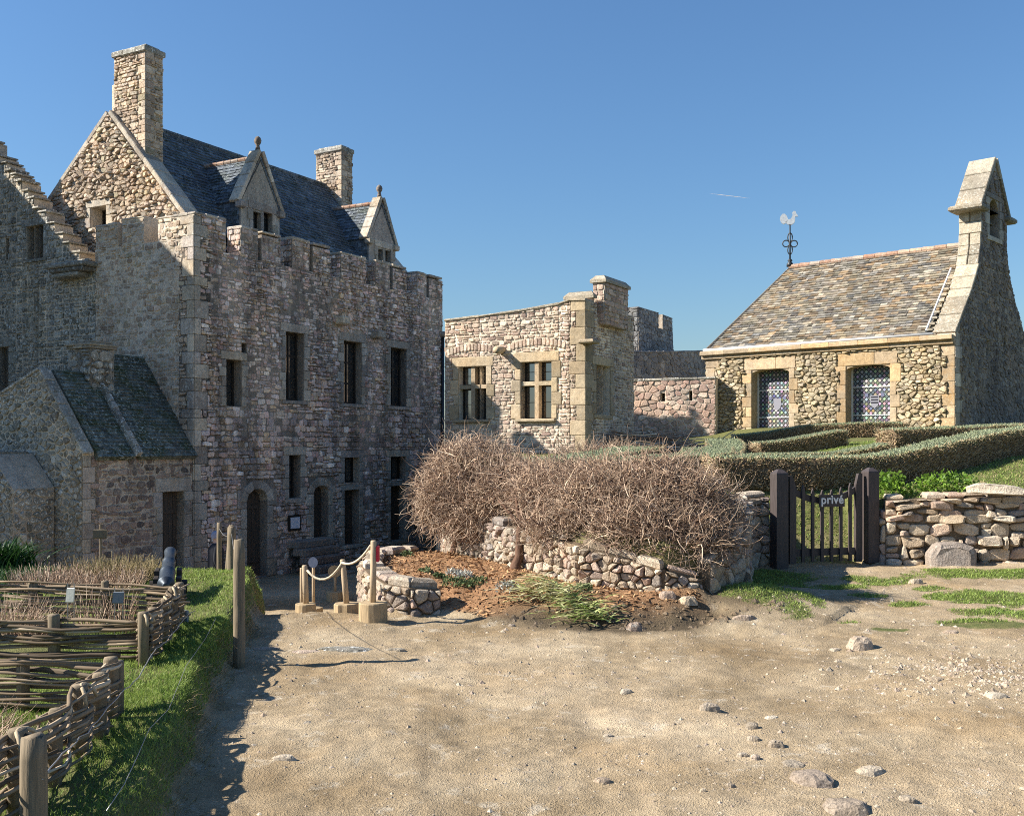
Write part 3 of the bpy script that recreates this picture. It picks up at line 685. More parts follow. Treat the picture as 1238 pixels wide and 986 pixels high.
# roof
rf = MB(); ln = 9.55 - AG - .3
for sgn, base_b, sl in ((1, r_b, SR), (-1, l_b, SLp)):
    e = A if sgn > 0 else -A; sv = (B * sgn * abs(apB - base_b) + UP * abs(apB - base_b) * sl).normalized()
    O = H(AG + .3 if sgn > 0 else 9.35, base_b, apZ - abs(apB - base_b) * sl); hgt = math.hypot(abs(apB - base_b), abs(apB - base_b) * sl)
    q = [O, O + e * ln, O + e * ln + sv * hgt, O + sv * hgt]; nn = e.cross(sv).normalized(); rf.prism([p - nn * .12 for p in q], nn * .1)
    if sgn > 0: slates(rf, O, e, sv, rect(0, ln, -.15, hgt), .14, (.13, .26), 0, .024, .01)
rf.build('roof', M['slate_dark'], house)
rd = MB()
for k in range(22):
    a0 = AG + .3 + ln * k / 22; rd.tube([H(a0, apB, apZ + .02), H(a0 + ln / 22 - .01, apB, apZ + .02)], [.085, .08], 8)
rd.build('ridge', M['slate_dark'], house)
def chimney(a0, a1, b0, b1, z0, z1, parent, step=False):
    c = MB(); fL = Fr(*(H(a0, b1, 0)[:2]), -B.x, -B.y); fR = Fr(*(H(a0, b0, 0)[:2]), A.x, A.y); w = b1 - b0; d = a1 - a0
    c.prism([H(a0, b0, z0), H(a1, b0, z0), H(a1, b1, z0), H(a0, b1, z0)], UP * (z1 - z0), 0)
    for fr, ww in ((fL, w), (fR, d)):
        q = [rect(0, ww, z0, z1)]; qs = quoins(c, fr, ww if fr is fL else 0, 1 if fr is fL else -1, z0, z1, 1, 0, wl=.26, ws=.15, bl=(.12, .2))
        stones(c, fr, q, qs, cells_coursed(bbox(q), (.07, .13), (.12, .3), .016), (.015, .05), 1, .007, .016, .22)
    if step: c.box(H((a0 + a1) / 2, b1 + .02, z0 + (z1 - z0) * .42), A * (d / 2), B * .07, UP * (z1 - z0) * .42, 1, None, .03)
    o = c.build('chimney', [M['mortar_gable'], M['rub_gable']], parent)
    k = MB()
    for i in range(3):
        for j in range(2):
            k.box(H(a0 + d * (j + .5) / 2 - .0, b0 + w * (i + .5) / 3, z1 + .07 + random.uniform(-.01, .01)), A * (d / 4 + .07), B * (w / 6 + .03), UP * .075, 0, None, .02)
    k.box(H((a0 + a1) / 2, (b0 + b1) / 2, z1 + .16), A * (d / 2 - .04), B * (w / 2 - .05), UP * .05, 0, None, .03)
    k.build('chimney_cap', M['rub_lichen'], o); return o
chimney(AG + .12, AG + .66, 2.72, 3.88, 7.6, 11.62, house, True)
chimney(9.35, 9.88, 3.2, 4.28, 8.0, 11.25, house)
# dormers
def dormer(a0, a1, zb, ze, za, wins):
    bd = 1.1; ac = (a0 + a1) / 2; fr = Fr(*(H(0, bd, 0)[:2]), A.x, A.y); d = MB()
    ol = [[(a0, zb), (a1, zb), (a1, ze), (a0, ze)], [(a0, ze), (a1, ze), (ac, za)]]
    wall(d, fr, ol, wins, .3, .2, 0)
    surround(d, fr, (wins[0][0], wins[1][1], wins[0][2], wins[0][3]), .14, .2, .08, 0, h=.02)
    for i in (0, 1):
        a, b, c_, e = wins[i]; d.box(fr.p((a + b) / 2, e - .02, -.06), A * ((b - a) / 2), fr.p(0, 0, .05) - fr.p(0, 0, 0), UP * .03, 0)
    for p, q in (((a0 - .05, ze - .03), (ac, za + .1)), ((ac, za + .1), (a1 + .05, ze - .03))): coping(d, fr, fr.p(*p), fr.p(*q), .34, .12, 4, 0, .05)
    for a in (a0, a1): d.box(fr.p(a, ze - .08, .02), A * .11, fr.p(0, 0, .1) - fr.p(0, 0, 0), UP * .09, 0, None, .03)
    o = d.build('dormer', M['ash_house'], house)
    for w in wins: window(fr, w, o, .2, 1, 1, .03)
    f = MB(); top = fr.p(ac, za + .15, -.1); ring = [(.075, 0), (.06, .08), (.045, .14), (.085, .2), (.1, .27), (.075, .34), (.03, .38)]
    f.loft([[top + Vector((math.cos(k * math.pi / 4) * r_, math.sin(k * math.pi / 4) * r_, z)) for k in range(8)] for r_, z in ring], 0, None, True, True)
    f.build('finial', M['rub_dark'], o, True)
    s = MB(); br = apB - (apZ - za + .05) / SR; be = apB - (apZ - ze) / SR; zr_ = za - .05
    hw = (a1 - a0) / 2 + .05; rise = zr_ - ze; L = math.hypot(hw, rise)
    for sg in (-1, 1):                                       # two slopes running back into the main roof
        O = H(ac + sg * hw, bd - .02, ze) if sg > 0 else H(ac - hw, br + .1, ze)
        e = B if sg > 0 else -B; sv = (A * (-sg) * hw + UP * rise).normalized(); W_ = br - bd + .1
        q = [(0, 0), (W_, 0), (W_, L), (0, L)]
        s.prism([O - e.cross(sv) * .05 + e * u + sv * v for u, v in q], e.cross(sv) * .04); slates(s, O, e, sv, q, .12, (.12, .22), 0, .02)
    for sg, aa in ((-1, a0), (1, a1)): s.prism([H(aa, bd - .25, zb), H(aa, be + .9, zb), H(aa, be + .9, ze), H(aa, bd - .25, ze)] if False else [H(aa, bd + .05, zb), H(aa, br, zb), H(aa, br, ze), H(aa, bd + .05, ze)], A * (.05 * -sg))
    cf = Fr(*(H(a0, br, 0)[:2]), -B.x, -B.y); slates(s, H(a0, br, zb), -B, UP, rect(0, br - bd - .05, 0, ze - zb), .12, (.12, .22), 0, .015)
    s.build('dormer_roof', M['slate_dark'], o)
    r2 = MB(); n = 7
    for k in range(n):
        b0 = bd + .25 + (br - bd - .2) * k / n; r2.tube([H(ac, b0, zr_ + .03), H(ac, b0 + (br - bd) / n - .02, zr_ + .03)], [.07, .062], 8)
    r2.build('ridge_tiles', M['ridge_tile'], o)
DF = Fr(*(H(0, 1.1, 0)[:2]), A.x, A.y)
dormer(DF.px(291, 250)[0], DF.px(338, 250)[0], 6.3, 7.98, 9.32, [DF.rc(306, 254, 316, 281), DF.rc(319, 255, 329, 284)])
dormer(DF.px(446, 292)[0], DF.px(477, 292)[0], 6.3, 7.95, 9.2, [DF.rc(457, 299, 463, 321), DF.rc(466, 301, 472, 323)])
# solid body, walk and openings
bd_ = MB(); bd_.prism([H(.5, .5, -2.2), H(L_LONG, .5, -2.2), H(L_LONG, 7.5, -2.2), H(.5, 7.5, -2.2)], UP * 8.3); bd_.build('inner_walls', M['mortar_house'], house)
ew = MB(); EF = Fr(*(H(L_LONG, .0, 0)[:2]), B.x, B.y); wall(ew, EF, [rect(.0, 7.5, ZB, 6.9)], (), .3, 0, 0); stones(ew, EF, [rect(0, 7.5, ZB, 6.9)], (), cells_coursed((0, 7.5, 1, 6.9), (.12, .2), (.16, .4)), (.01, .04), 1); ew.build('end_wall', hm, house)
for w in up_w: window(LF, w, house, .26, 2, 3, .06, .045)
window(LF, slit_w, house, .3, 1, 1, .05); window(LF, tiny_w, house, .3, 1, 1, .02); window(LF, g1, house, .28, 1, 1, .05)
for w in (g2, g3): window(LF, w, house, .26, 2, 1, .05)
for w in (d1, d2, d3, d4): door(LF, w, house, .28)
dp = MB(); u, z = LF.px(533, 403); dp.tube([LF.p(L_LONG - .1, z - .1, .08), LF.p(L_LONG - .1, -2, .08)], .05, 8); dp.build('drainpipe', M['iron'], house, True)
sp_ = MB(); sp_.tube([LF.p(L_LONG - .12, z - .02, -.1), LF.p(L_LONG - .06, z - .06, .45)], .1, 10); sp_.build('water_spout', M['ash_house'], house, True)
# notice board on the front wall
nr = LF.rc(346, 622, 361, 641); nb = MB(); a, b, c, d = nr; nv = Vector((LF.n[0], LF.n[1], 0))
nb.prism([LF.p(a, c, .055), LF.p(b, c, .055), LF.p(b, d, .055), LF.p(a, d, .055)], nv * .04)
root = thing('notice_board', LF.p((a + b) / 2, c, .05), 'small dark framed notice board with a white sheet beside the arched door', 'notice board')
nb.build('frame', M['timber_dark'], root); pb = MB(); k = .06
pb.prism([LF.p(a + k, c + k, .096), LF.p(b - k, c + k, .096), LF.p(b - k, d - k, .096), LF.p(a + k, d - k, .096)], nv * .006); pb.build('sheet', M['paper'], root)
# stone steps at the doors
st = MB()
for k in range(5):
    x, y = (408 - k * 4, 664 + k * 8); u, z = LF.px(x, y); z = -.78 - k * .19 + .0; u = 3.75
    st.box(LF.p(u + .1 - k * .1, z - .1, .2 + k * .28), A * (.72 - k * .04), nv * .22, UP * .1, 0, None, .03)
st.build('stone_steps', M['rub_dark'], None, origin=LF.p(4.7, -1.6, .6)); tag(bpy.data.objects['stone_steps'], 'worn flight of dark stone steps rising to the narrow arched door', 'steps')

# ------------------------------------------------------------------ ruined wall left of the house
ru = thing('ruined_wall', GF.p(-5.5, -1.2), 'ruined crenellated granite wall with a broken stepped top at the left edge', 'wall')
rw = MB(); L0 = bl - .02; stp = []
prof = [(116, 322), (108, 318), (96, 304), (84, 292), (76, 283), (66, 272), (56, 258), (47, 248), (41, 241), (34, 232), (27, 222), (20, 214), (14, 204), (8, 195), (0, 187), (-14, 170), (-30, 150)]
rh = [GF.rc(32, 273, 53, 313), GF.rc(7, 288, 11, 314), GF.rc(-12, 420, 11, 489)]
for (x0, y0), (x1, y1) in zip(prof[:-1], prof[1:]):
    (ua, za), (ub, zb) = GF.px(x1, y1), GF.px(x0, y0); stp.append(rect(ua, ub, ZB, zb + random.uniform(-.1, .06)))
lu = stp[-1][0][0]; stp.append(rect(-9.2, lu, ZB, 9.2))
wall(rw, GF, stp, rh, .55, .4, 0)
rr_ = surround(rw, GF, rh[0], .14, .18, .08) + surround(rw, GF, rh[2], .2, .26, .1)
stones(rw, GF, stp, rh + rr_, cells_coursed((-8.2, L0 + .1, -1, 9.4), (.08, .17), (.1, .28), .026), (.004, .04), 1, .013, .016, .2)
for q in stp[:-1]:                                           # rough slabs lying on each broken step
    us = [p[0] for p in q]; zt = max(p[1] for p in q); w = (max(us) - min(us))
    rw.box(GF.p((max(us) + min(us)) / 2 + .05, zt + .03, -.2), B * (w / 2 + .02), A * random.uniform(.24, .29), UP * random.uniform(.02, .035), 1, None, .012)
ue, ze_ = GF.px(70, 326); uf, _ = GF.px(118, 326)
for k in range(3): rw.box(GF.p((ue + uf) / 2 + random.uniform(-.1, .1), ze_ - .0 - k * .11, .14 - .05 * k), B * ((uf - ue) / 2 - .12 * k), A * .3, UP * .06, 2, None, .03)
rw.build('broken_wall', [M['mortar_gable'], M['rub_lichen'], M['rub_lichen']], ru)
sw = MB(); SF = Fr(*(GF.p(-9.2, 0, 0)[:2]), A.x, A.y)        # unseen wall added beyond the left edge, stepped to shade gable and court
for (d0, d1_, zt) in ((0, 1.5, 11.6), (1.5, 4.1, 10.7), (4.1, 7.2, 13.3), (7.2, 10.6, 12.9)):
    wall(sw, SF, [rect(-d1_, -d0, ZB, zt)], (), .6, 0, 0)
sw.build('unseen_shade_wall', [M['mortar_gable']], ru)

# ------------------------------------------------------------------ outbuilding below the gable
OL = 3.0; Q = lambda a, b, z: H(-a, b, z)                    # a runs towards the viewer
OF = Fr(*(H(-OL, .03, 0)[:2]), A.x, A.y); EV = 1.46
ob = thing('stone_outbuilding', H(-OL, 0, -1.2), 'low stone outbuilding with mossy slate roof and squat chimney against the house', 'outbuilding')
omat = [M['mortar_out'], M['rub_out'], M['ash_house']]
od = OF.rc(196, 594, 222, 690); ow = MB(); oo = [rect(0, OL - .03, ZB, EV)]
wall(ow, OF, oo, [od], .4, .28, 0); orr = surround(ow, OF, od, .16, .3, 0, bl=(.22, .32)) + quoins(ow, OF, 0, -1, ZB, EV, 2, 0, wl=.3, ws=.2, bl=(.22, .34))
stones(ow, OF, oo, [od] + orr, cells_coursed((-.1, OL + .1, -1.6, EV + .1), (.08, .19), (.1, .3), .035), (.005, .035), 1, .013, .018, .24); ow.build('front_wall', omat, ob)
door(OF, od, ob, .26)
OG = Fr(*(H(-OL, 0.03, 0)[:2]), -B.x, -B.y); apx, apz = OG.px(48, 447); lz = EV + .75
og = MB(); oo = [[(-4.2, ZB), (0, ZB), (0, EV + .1), (apx, apz), (-4.2, lz)]]
wall(og, OG, oo, (), .4, 0, 0); stones(og, OG, oo, (), cells_rubble((-4.3, .1, ZB, apz + .2), .13, 1.3, .4), (.012, .045), 1, .016, .02, .28)
og.build('gable_wall', [M['mortar_out'], M['rub_lichen']], ob)
for p_, q_ in ((OG.p(0.05, EV + .02), OG.p(apx, apz)), (OG.p(apx, apz), OG.p(-4.2, lz))): oc = MB(); coping(oc, OG, p_, q_, .24, .07, 7); oc.build('gable_coping', M['rub_lichen'], ob)
orf = MB(); hw = -apx; rise = apz - EV - .05; sv = (B * hw + UP * rise).normalized(); Ls = math.hypot(hw, rise)
m1 = 1.22                                                     # lower front bay, then the taller rear bay
for a0, a1, ext in ((.28, m1, 0), (m1 + .14, OL + .0, .62)):
    O = H(-OL + a0, -.1, EV + .0 - .02); q = [(0, -.02), (a1 - a0, -.02), (a1 - a0, Ls + ext + .1), (0, Ls + ext + .1)]; nn = A.cross(sv).normalized()
    orf.prism([O + A * u + sv * v - nn * .1 for u, v in q], nn * .09); slates(orf, O, A, sv, q, .1, (.1, .2), 0, .022)
    rb = hw + ext * .7; rz = apz + ext * .7
    Ob = H(-OL + a1, 4.2, lz - .1); sb = (H(0, hw + ext * .72, apz + ext * .72) - H(0, 4.2, lz - .1)).normalized(); Lb = (H(0, hw + ext * .72, apz + ext * .72) - H(0, 4.2, lz - .1)).length
    nb_ = (-A).cross(sb).normalized(); orf.prism([Ob - A * u + sb * v - nb_ * .1 for u, v in rect(0, a1 - a0, 0, Lb)], nb_ * .12)
orf.build('roof', M['slate_moss'], ob)
cc = MB(); CF = Fr(*(H(-OL + m1 + .07, 0.0, 0)[:2]), -B.x, -B.y); coping(cc, CF, CF.p(0.15, EV + .0), CF.p(-hw + .35, apz - .35), .13, .16, 9, 0, .07, -.06); coping(cc, CF, CF.p(-hw + .35, apz - .35), CF.p(-hw - .4, apz + .35), .13, .16, 2, 0, .07, -.06)
cc.prism([H(-OL + m1 + .1, .3, EV - .3), H(-OL + m1 + .1, 4, EV - .3), H(-OL + m1 + .1, hw + .5, apz + .4)], A * .15)
cc.build('roof_parapet', M['rub_lichen'], ob)
ch = MB(); ca = -OL + m1 - .22; cb = hw - .32; cw_, cd_ = .74, .62
for fr, ww in ((Fr(*(H(ca, cb + cw_, 0)[:2]), -B.x, -B.y), cw_), (Fr(*(H(ca, cb, 0)[:2]), A.x, A.y), cd_)):
    q = [rect(0, ww, apz - .6, apz + .52)]; wall(ch, fr, q, (), .5, 0, 0); stones(ch, fr, q, (), cells_coursed(bbox(q), (.12, .24), (.16, .36), .03), (.015, .05), 1, .014, .03, .3)
for k, (e_, z_) in enumerate(((.05, .56), (.07, .62), (-.02, .68))):
    for i in range(3): ch.box(H(ca + cd_ / 2 + random.uniform(-.02, .02), cb + cw_ * (i + .5) / 3, apz + z_), A * (cd_ / 2 + e_), B * (cw_ / 6 + e_ * .5), UP * .03, 2, None, .015)
ch.build('chimney', [M['mortar_out'], M['rub_lichen'], M['cap_stone']], ob)
# low lean-to / bread-oven wall in front of the outbuilding gable
lo = MB(); BF = Fr(*(H(-OL - 1.0, .85, 0)[:2]), -B.x, -B.y); bo = [[(-3.0, ZB), (0, ZB), (0, .8), (-.7, 1.5), (-3.0, 1.42)]]
wall(lo, BF, bo, (), .95, 0, 0); stones(lo, BF, bo, (), cells_rubble((-3.1, .1, ZB, 1.6), .14, 1.3, .4), (.012, .045), 1, .016, .02, .28)
BS = Fr(*(H(-OL - 1.0, .85, 0)[:2]), A.x, A.y); stones(lo, BS, [rect(0, .95, ZB, .8)], (), cells_rubble((0, .95, ZB, .9), .14, 1.3, .4), (.012, .04), 1, .016, .02, .28)
for k in range(5): lo.box(BF.p(-1.0 - k * .5, 1.5, -.4), B * .24, A * .5, UP * random.uniform(.04, .06), 2, None, .02)
lo.build('buttress_wall', [M['mortar_out'], M['rub_lichen'], M['cap_stone']], None, origin=BF.p(-1.5, -1.2)); tag(bpy.data.objects['buttress_wall'], 'low lichened stone block with flat pale slabs before the outbuilding gable', 'wall')
# ------------------------------------------------------------------ middle building
MC = Vector((1.75, 24.5, 0)); MF = Fr(MC.x, MC.y, -B.x, -B.y); MR = Fr(MC.x, MC.y, A.x, A.y)
mbd = thing('guard_house', (MC.x - 1, MC.y + 1, .9), 'pale stone flat-topped building with two mullioned windows lit by the sun', 'building')
mm = [M['mortar_mid'], M['rub_mid'], M['ash_mid']]
uL = MF.px(538, 400)[0]; tops = [(538, 388), (580, 383), (630, 376), (676, 368), (690, 363), (708, 363)]
tp = [MF.px(x, y) for x, y in tops]; tp[0] = (uL, tp[0][1]); tp[-1] = (0, tp[-1][1])
mo_ = [[(tp[i][0], .2), (tp[i + 1][0], .2), tp[i + 1], tp[i]] for i in range(len(tp) - 1)]
mw = [MF.rc(555, 443, 588, 507), MF.rc(630, 437, 667, 506)]
wb = MB(); wall(wb, MF, mo_, mw, .5, .3, 0)
res = quoins(wb, MF, 0, 1, .2, tp[-1][1], 2, 0, wl=.42, ws=.26)
for w in mw:
    res += surround(wb, MF, w, .16, .24, .0, bl=(.24, .4)); a, b, c, d = w; mid = (a + b) / 2; zt = c + (d - c) * .62
    nv = Vector((MF.n[0], MF.n[1], 0))
    for q in ((mid - .055, mid + .055, c, d), (a, mid - .056, zt - .05, zt + .05), (mid + .056, b, zt - .05, zt + .05)):
        wb.prism([MF.p(q[0], q[2], -.22), MF.p(q[1], q[2], -.22), MF.p(q[1], q[3], -.22), MF.p(q[0], q[3], -.22)], nv * .2, 2)
    wb.box(MF.p(mid, c - .04, .03), B * ((b - a) / 2 + .12), A * .09, UP * .04, 2, None, .02); res.append((a - .2, b + .2, c - .08, c))
    n = 15                                                   # relieving arch of thin stones on edge
    for k in range(n):
        t = -1 + 2 * (k + .5) / n; u = mid + t * (b - a) * .95; z = d + .36 + .12 * (1 - t * t); q = (u - (b - a) * .06, u + (b - a) * .06, z - .09, z + .1)
        stone(wb, MF, rect(*q), .03, 1, .006, .012, .2); res.append(q)
stones(wb, MF, mo_, mw + res, cells_coursed((uL - .1, .1, .2, 5.4), (.06, .12), (.1, .28), .014), (.01, .035), 1, .009, .016, .24)
wb.build('front_wall', mm, mbd)
mrw = MB(); ur = MR.px(766, 400)[0]; ztr = tp[-1][1]; ro = [rect(0, .62, .2, ztr), rect(.62, .98, .2, ztr - .33), rect(.98, ur, .2, ztr - .06)]
mrh = [MR.rc(720, 442, 737, 501)]
wall(mrw, MR, ro, mrh, .5, .3, 0); rs = quoins(mrw, MR, 0, -1, .2, ztr, 2, 1, wl=.42, ws=.26) + surround(mrw, MR, mrh[0], .15, .2, .1)
stones(mrw, MR, ro, mrh + rs, cells_coursed((-.1, ur + .1, .2, 5.4), (.06, .12), (.1, .28), .014), (.01, .035), 1, .012, .016, .24); mrw.build('side_wall', mm, mbd)
def MP(a, b, z): return MC + A * a + B * b + UP * z
ib = MB(); WB = -uL
ib.prism([MP(.4, .4, .2), MP(ur, .4, .2), MP(ur, WB, .2), MP(.4, WB, .2)], UP * 4.3)
BL = Fr(*(MP(ur, WB, 0)[:2]), -A.x, -A.y); wall(ib, BL, [rect(0, ur, .2, 4.7)], (), .3, 0, 0); stones(ib, BL, [rect(0, ur, .2, 4.7)], (), cells_coursed((0, ur, .2, 4.7), (.08, .14), (.12, .3)), (.01, .03), 1)
ib.build('inner_walls', [M['mortar_mid'], M['rub_mid']], mbd)
k = MB()                                                      # thin capping along the wall head
for i in range(len(tp) - 1):
    (a, za), (b, zb) = tp[i], tp[i + 1]; n = max(1, int((b - a) / .4))
    for j in range(n):
        u0 = a + (b - a) * j / n; u1 = a + (b - a) * (j + 1) / n; z0 = za + (zb - za) * (j + .5) / n
        k.box(MF.p((u0 + u1) / 2, z0 + .015, -.2), MF.p(u1, za + (zb - za) * (j + 1) / n) * .5 - MF.p(u0, za + (zb - za) * j / n) * .5, A * .25, UP * random.uniform(.02, .035), 0, None, .012)
k.build('wall_capping', M['cap_stone'], mbd)
def mchim(x0, x1, xr, ytop, depth, capname, zb):
    pl = Fr(*(MP(depth, 0, 0)[:2]), -B.x, -B.y); u0 = pl.px(x0, 350)[0]; u1, zt = pl.px(x1, ytop)
    sd_ = Fr(*(pl.p(u1, 0)[:2]), A.x, A.y); s = sd_.px(xr, 350)[0]; c = MB(); p0 = pl.p(u0, zb); p1 = pl.p(u1, zb)
    c.prism([p0, p1, p1 + A * s, p0 + A * s], UP * (zt - zb - .16), 0)
    for fr, w in ((Fr(p0.x, p0.y, -B.x, -B.y), u1 - u0), (sd_, s)): q = [rect(0, w, zb, zt - .16)]; stones(c, fr, q, (), cells_coursed(bbox(q), (.1, .16), (.18, .36)), (.01, .03), 1)
    o = c.build('chimney', [M['mortar_gable'], M['rub_pink']], mbd); g = MB(); cen = (p0 + p1) / 2 + A * (s / 2)
    cen.z = zt - .16
    R_ = [((u1 - u0) / 2 + .06, s / 2 + .06, 0), ((u1 - u0) / 2 + .06, s / 2 + .06, .07), ((u1 - u0) / 2 - .04, s / 2 - .05, .18)]
    g.loft([[cen + B * a + A * b + UP * z for a, b in ((x, -y), (-x, -y), (-x, y), (x, y))][::-1] for x, y, z in R_], 0, None, True, True); g.build('chimney_cap', M['cap_stone'], o)
mchim(717, 731, 759, 333, .7, 0, 4.6)
mchim(685, 716, 718, 352, .42, 0, 4.8)
sp_ = MB(); u, z = MF.px(607, 423); sp_.tube([MF.p(u, z, -.1), MF.p(u + .03, z - .02, .34)], [.1, .09], 9); sp_.build('water_spout', M['ash_mid'], mbd, True)
sp_ = MB(); u, z = MR.px(707, 413); sp_.box(MR.p(.0, z, .08), A * .2, B * .2, UP * .05, 0, None, .03); sp_.build('corner_bracket', M['ash_mid'], mbd)
for w in mw:
    a, b, c, d = w; mid = (a + b) / 2; zt = c + (d - c) * .62
    for q in ((a, mid - .055, c, zt - .05), (mid + .055, b, c, zt - .05), (a, mid - .055, zt + .05, d), (mid + .055, b, zt + .05, d)): window(MF, q, mbd, .24, 1, 2, .03, .015)
window(MR, mrh[0], mbd, .28, 2, 3, .05, .02, pane='glass_dull')

# ------------------------------------------------------------------ walls and turret behind
def simple_wall(name, p0, p1, z0, z1, thick, mats, label, cat, holes=(), size=.16, cap=True, coursed=False, crenel=()):
    fr = Fr(p0[0], p0[1], p1[0] - p0[0], p1[1] - p0[1]); L = math.hypot(p1[0] - p0[0], p1[1] - p0[1]); w = MB()
    ol = [[(0, z0), (L, z0), (L, z1[1]), (0, z1[0])]] if not crenel else list(crenel(L))
    wall(w, fr, ol, holes(fr) if callable(holes) else holes, thick, .3, 0); hs = holes(fr) if callable(holes) else list(holes)
    stones(w, fr, ol, hs, cells_rubble((-.1, L + .1, z0, max(z1) + .2), size, 1.4, .36), (.012, .04), 1, .011, .02, .22)
    if cap:
        n = max(2, int(L / .5))
        for i in range(n):
            t = (i + .5) / n; w.box(fr.p(L * t, z1[0] + (z1[1] - z1[0]) * t + .03, -thick / 2), Vector((fr.d[0], fr.d[1], (z1[1] - z1[0]) / L)) * (L / n / 2 - .004), Vector((fr.n[0], fr.n[1], 0)) * (thick / 2 + .04), UP * random.uniform(.03, .05), 2, None, .02)
    o = w.build(name, mats, None, origin=fr.p(L / 2, z0)); tag(o, label, cat); return fr
lwm = [M['mortar_gable'], M['rub_pink'], M['rub_lichen']]
simple_wall('loophole_wall', (2.7, 33.9), (6.4, 32.5), 1.2, (3.72, 3.76), .5, lwm, 'pinkish rubble wall with small square loopholes between guard house and chapel', 'wall',
            holes=lambda f: [f.rc(762, 476, 767, 487), f.rc(799, 475, 804, 485), f.rc(833, 472, 837, 484)])
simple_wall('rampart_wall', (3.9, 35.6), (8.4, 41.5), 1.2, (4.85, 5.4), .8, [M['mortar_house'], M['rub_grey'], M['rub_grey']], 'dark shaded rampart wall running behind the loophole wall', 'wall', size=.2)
TC = Vector((4.65, 38.0, 0)); tw = MB(); tA = Vector((.492, .87, 0)).normalized(); TF = Fr(TC.x, TC.y, tA.x, tA.y)
def tz(y): return TF.px(780, y)[1]
tu = [TF.px(x, 400)[0] for x in (772, 796, 801, 812.5)]; z0, z1, z2 = 3.8, tz(373), tz(392)
toutl = [[(0, z0), (tu[3] + .25, z0), (tu[3] + .06, z2), (0, z2)], [(0, z2), (tu[1], z2), (tu[1], z1), (.02, z1)], [(tu[2], z2), (tu[3] + .06, z2), (tu[3], z1 - .05), (tu[2], z1 - .02)]]
wall(tw, TF, toutl, (), .4, 0, 0); stones(tw, TF, toutl, (), cells_rubble((-.1, tu[3] + .5, z0, z1 + .1), .17, 1.4, .36), (.012, .04), 1, .01, .02, .22)
tl = Fr(*(TF.p(0, 0, -1.4)[:2]), -tA.y * -1, tA.x * -1); tl = TF.sub(0, -1.6, 1); q = [rect(0, 1.58, z0, z1)]; wall(tw, tl, q, (), .3, 0, 0); stones(tw, tl, q, (), cells_rubble((0, 1.6, z0, z1), .17, 1.4, .36), (.012, .04), 1)
o = tw.build('turret', [M['mortar_house'], M['rub_grey']], None, origin=TF.p(.8, 3.4)); tag(o, 'distant dark crenellated stone turret rising behind the guard house chimney', 'tower')

# ------------------------------------------------------------------ the chapel
K = Vector((12.0, 28.0, 0)); A2 = Vector((.682, .731, 0)).normalized(); B2 = Vector((-A2.y, A2.x, 0))
KF = Fr(K.x, K.y, -B2.x, -B2.y); KR = Fr(K.x, K.y, A2.x, A2.y)
def KP(a, b, z): return K + A2 * a + B2 * b + UP * z
ch_ = thing('chapel', (K.x, K.y, 1.5), 'small ochre stone chapel with mottled slate roof and bell gable', 'chapel')
cm = [M['mortar_chapel'], M['rub_chapel'], M['ash_chapel']]
CL = 7.85; ZE = 4.42; ZBc = 1.2; WD = 6.3
cw = [KF.rc(909, 446, 954, 529), KF.rc(1023, 441, 1076, 527)]
wb = MB(); oo = [rect(-CL, 0, ZBc, ZE)]
wall(wb, KF, oo, cw, .5, .42, 0); res = []
for w in cw:
    res += surround(wb, KF, w, .19, .02, 0, bl=(.3, .42), h=.03); a, b, c, d = w; mid = (a + b) / 2
    arch_fill(wb, KF, w, .12, .42); q = (a - .26, b + .22, d, d + .36); n = 12
    ashlar(wb, KF, (q[0], (a + b) / 2 + .2, q[2], q[3]), .03); ashlar(wb, KF, ((a + b) / 2 + .2, q[1], q[2], q[3]), .03); res.append(q)
    wb.box(KF.p(mid, c - .06, .03), B2 * ((b - a) / 2 + .02), A2 * .1, UP * .05, 2, None, .02)
res += quoins(wb, KF, 0, 1, ZBc, ZE, 2, 0, wl=.36, ws=.2, bl=(.22, .42)) + quoins(wb, KF, -CL, -1, ZBc, ZE, 2, 0, wl=.5, ws=.35, bl=(.35, .5))
stones(wb, KF, oo, cw + res, cells_rubble((-CL - .1, .1, ZBc, ZE + .1), .105, 1.65, .45), (.02, .1), 1, .008, .022, .15)
wb.build('front_wall', cm, ch_)
co_ = MB(); n = 9                                             # moulded cornice under the eaves
for i in range(n):
    u0 = -CL - .12 + (CL + .1) * i / n; u1 = -CL - .12 + (CL + .1) * (i + 1) / n
    for z, o_, hh in ((ZE + .06, .1, .06), (ZE + .19, .2, .07)):
        co_.box(KF.p((u0 + u1) / 2, z, o_ - .2), B2 * ((u1 - u0) / 2 - .003), A2 * .2, UP * hh, 0, None, .02)
co_.build('cornice', M['ash_chapel'], ch_)
gt = MB(); gt.tube([KF.p(-CL - .02, ZE + .3, .12), KF.p(-.55, ZE + .3, .12)], .045, 8); gt.build('gutter', M['lead'], ch_, True)
ZR = 7.62; ap = 3.13; hip = 1.3; RZ = ZE + .28
rf = MB(); sv = (A2 * ap + UP * (ZR - RZ)).normalized(); Ls = math.hypot(ap, ZR - RZ); O = KP(-.1, CL, RZ - .08); e = -B2; nn = e.cross(sv).normalized()
q = [(0, -.05), (CL - .5, -.05), (CL - .5, Ls + .1), (hip, Ls + .1)]
rf.prism([O + e * u + sv * v - nn * .12 for u, v in q], nn * .1); slates(rf, O, e, sv, q, .125, (.13, .3), 0, .028)
Oh = KP(2 * ap, CL, RZ - .08); sh = (KP(ap, CL - hip, ZR) - KP(ap, CL, RZ)); Lh = sh.length; sh.normalize(); eh = -A2; nh = eh.cross(sh).normalized()
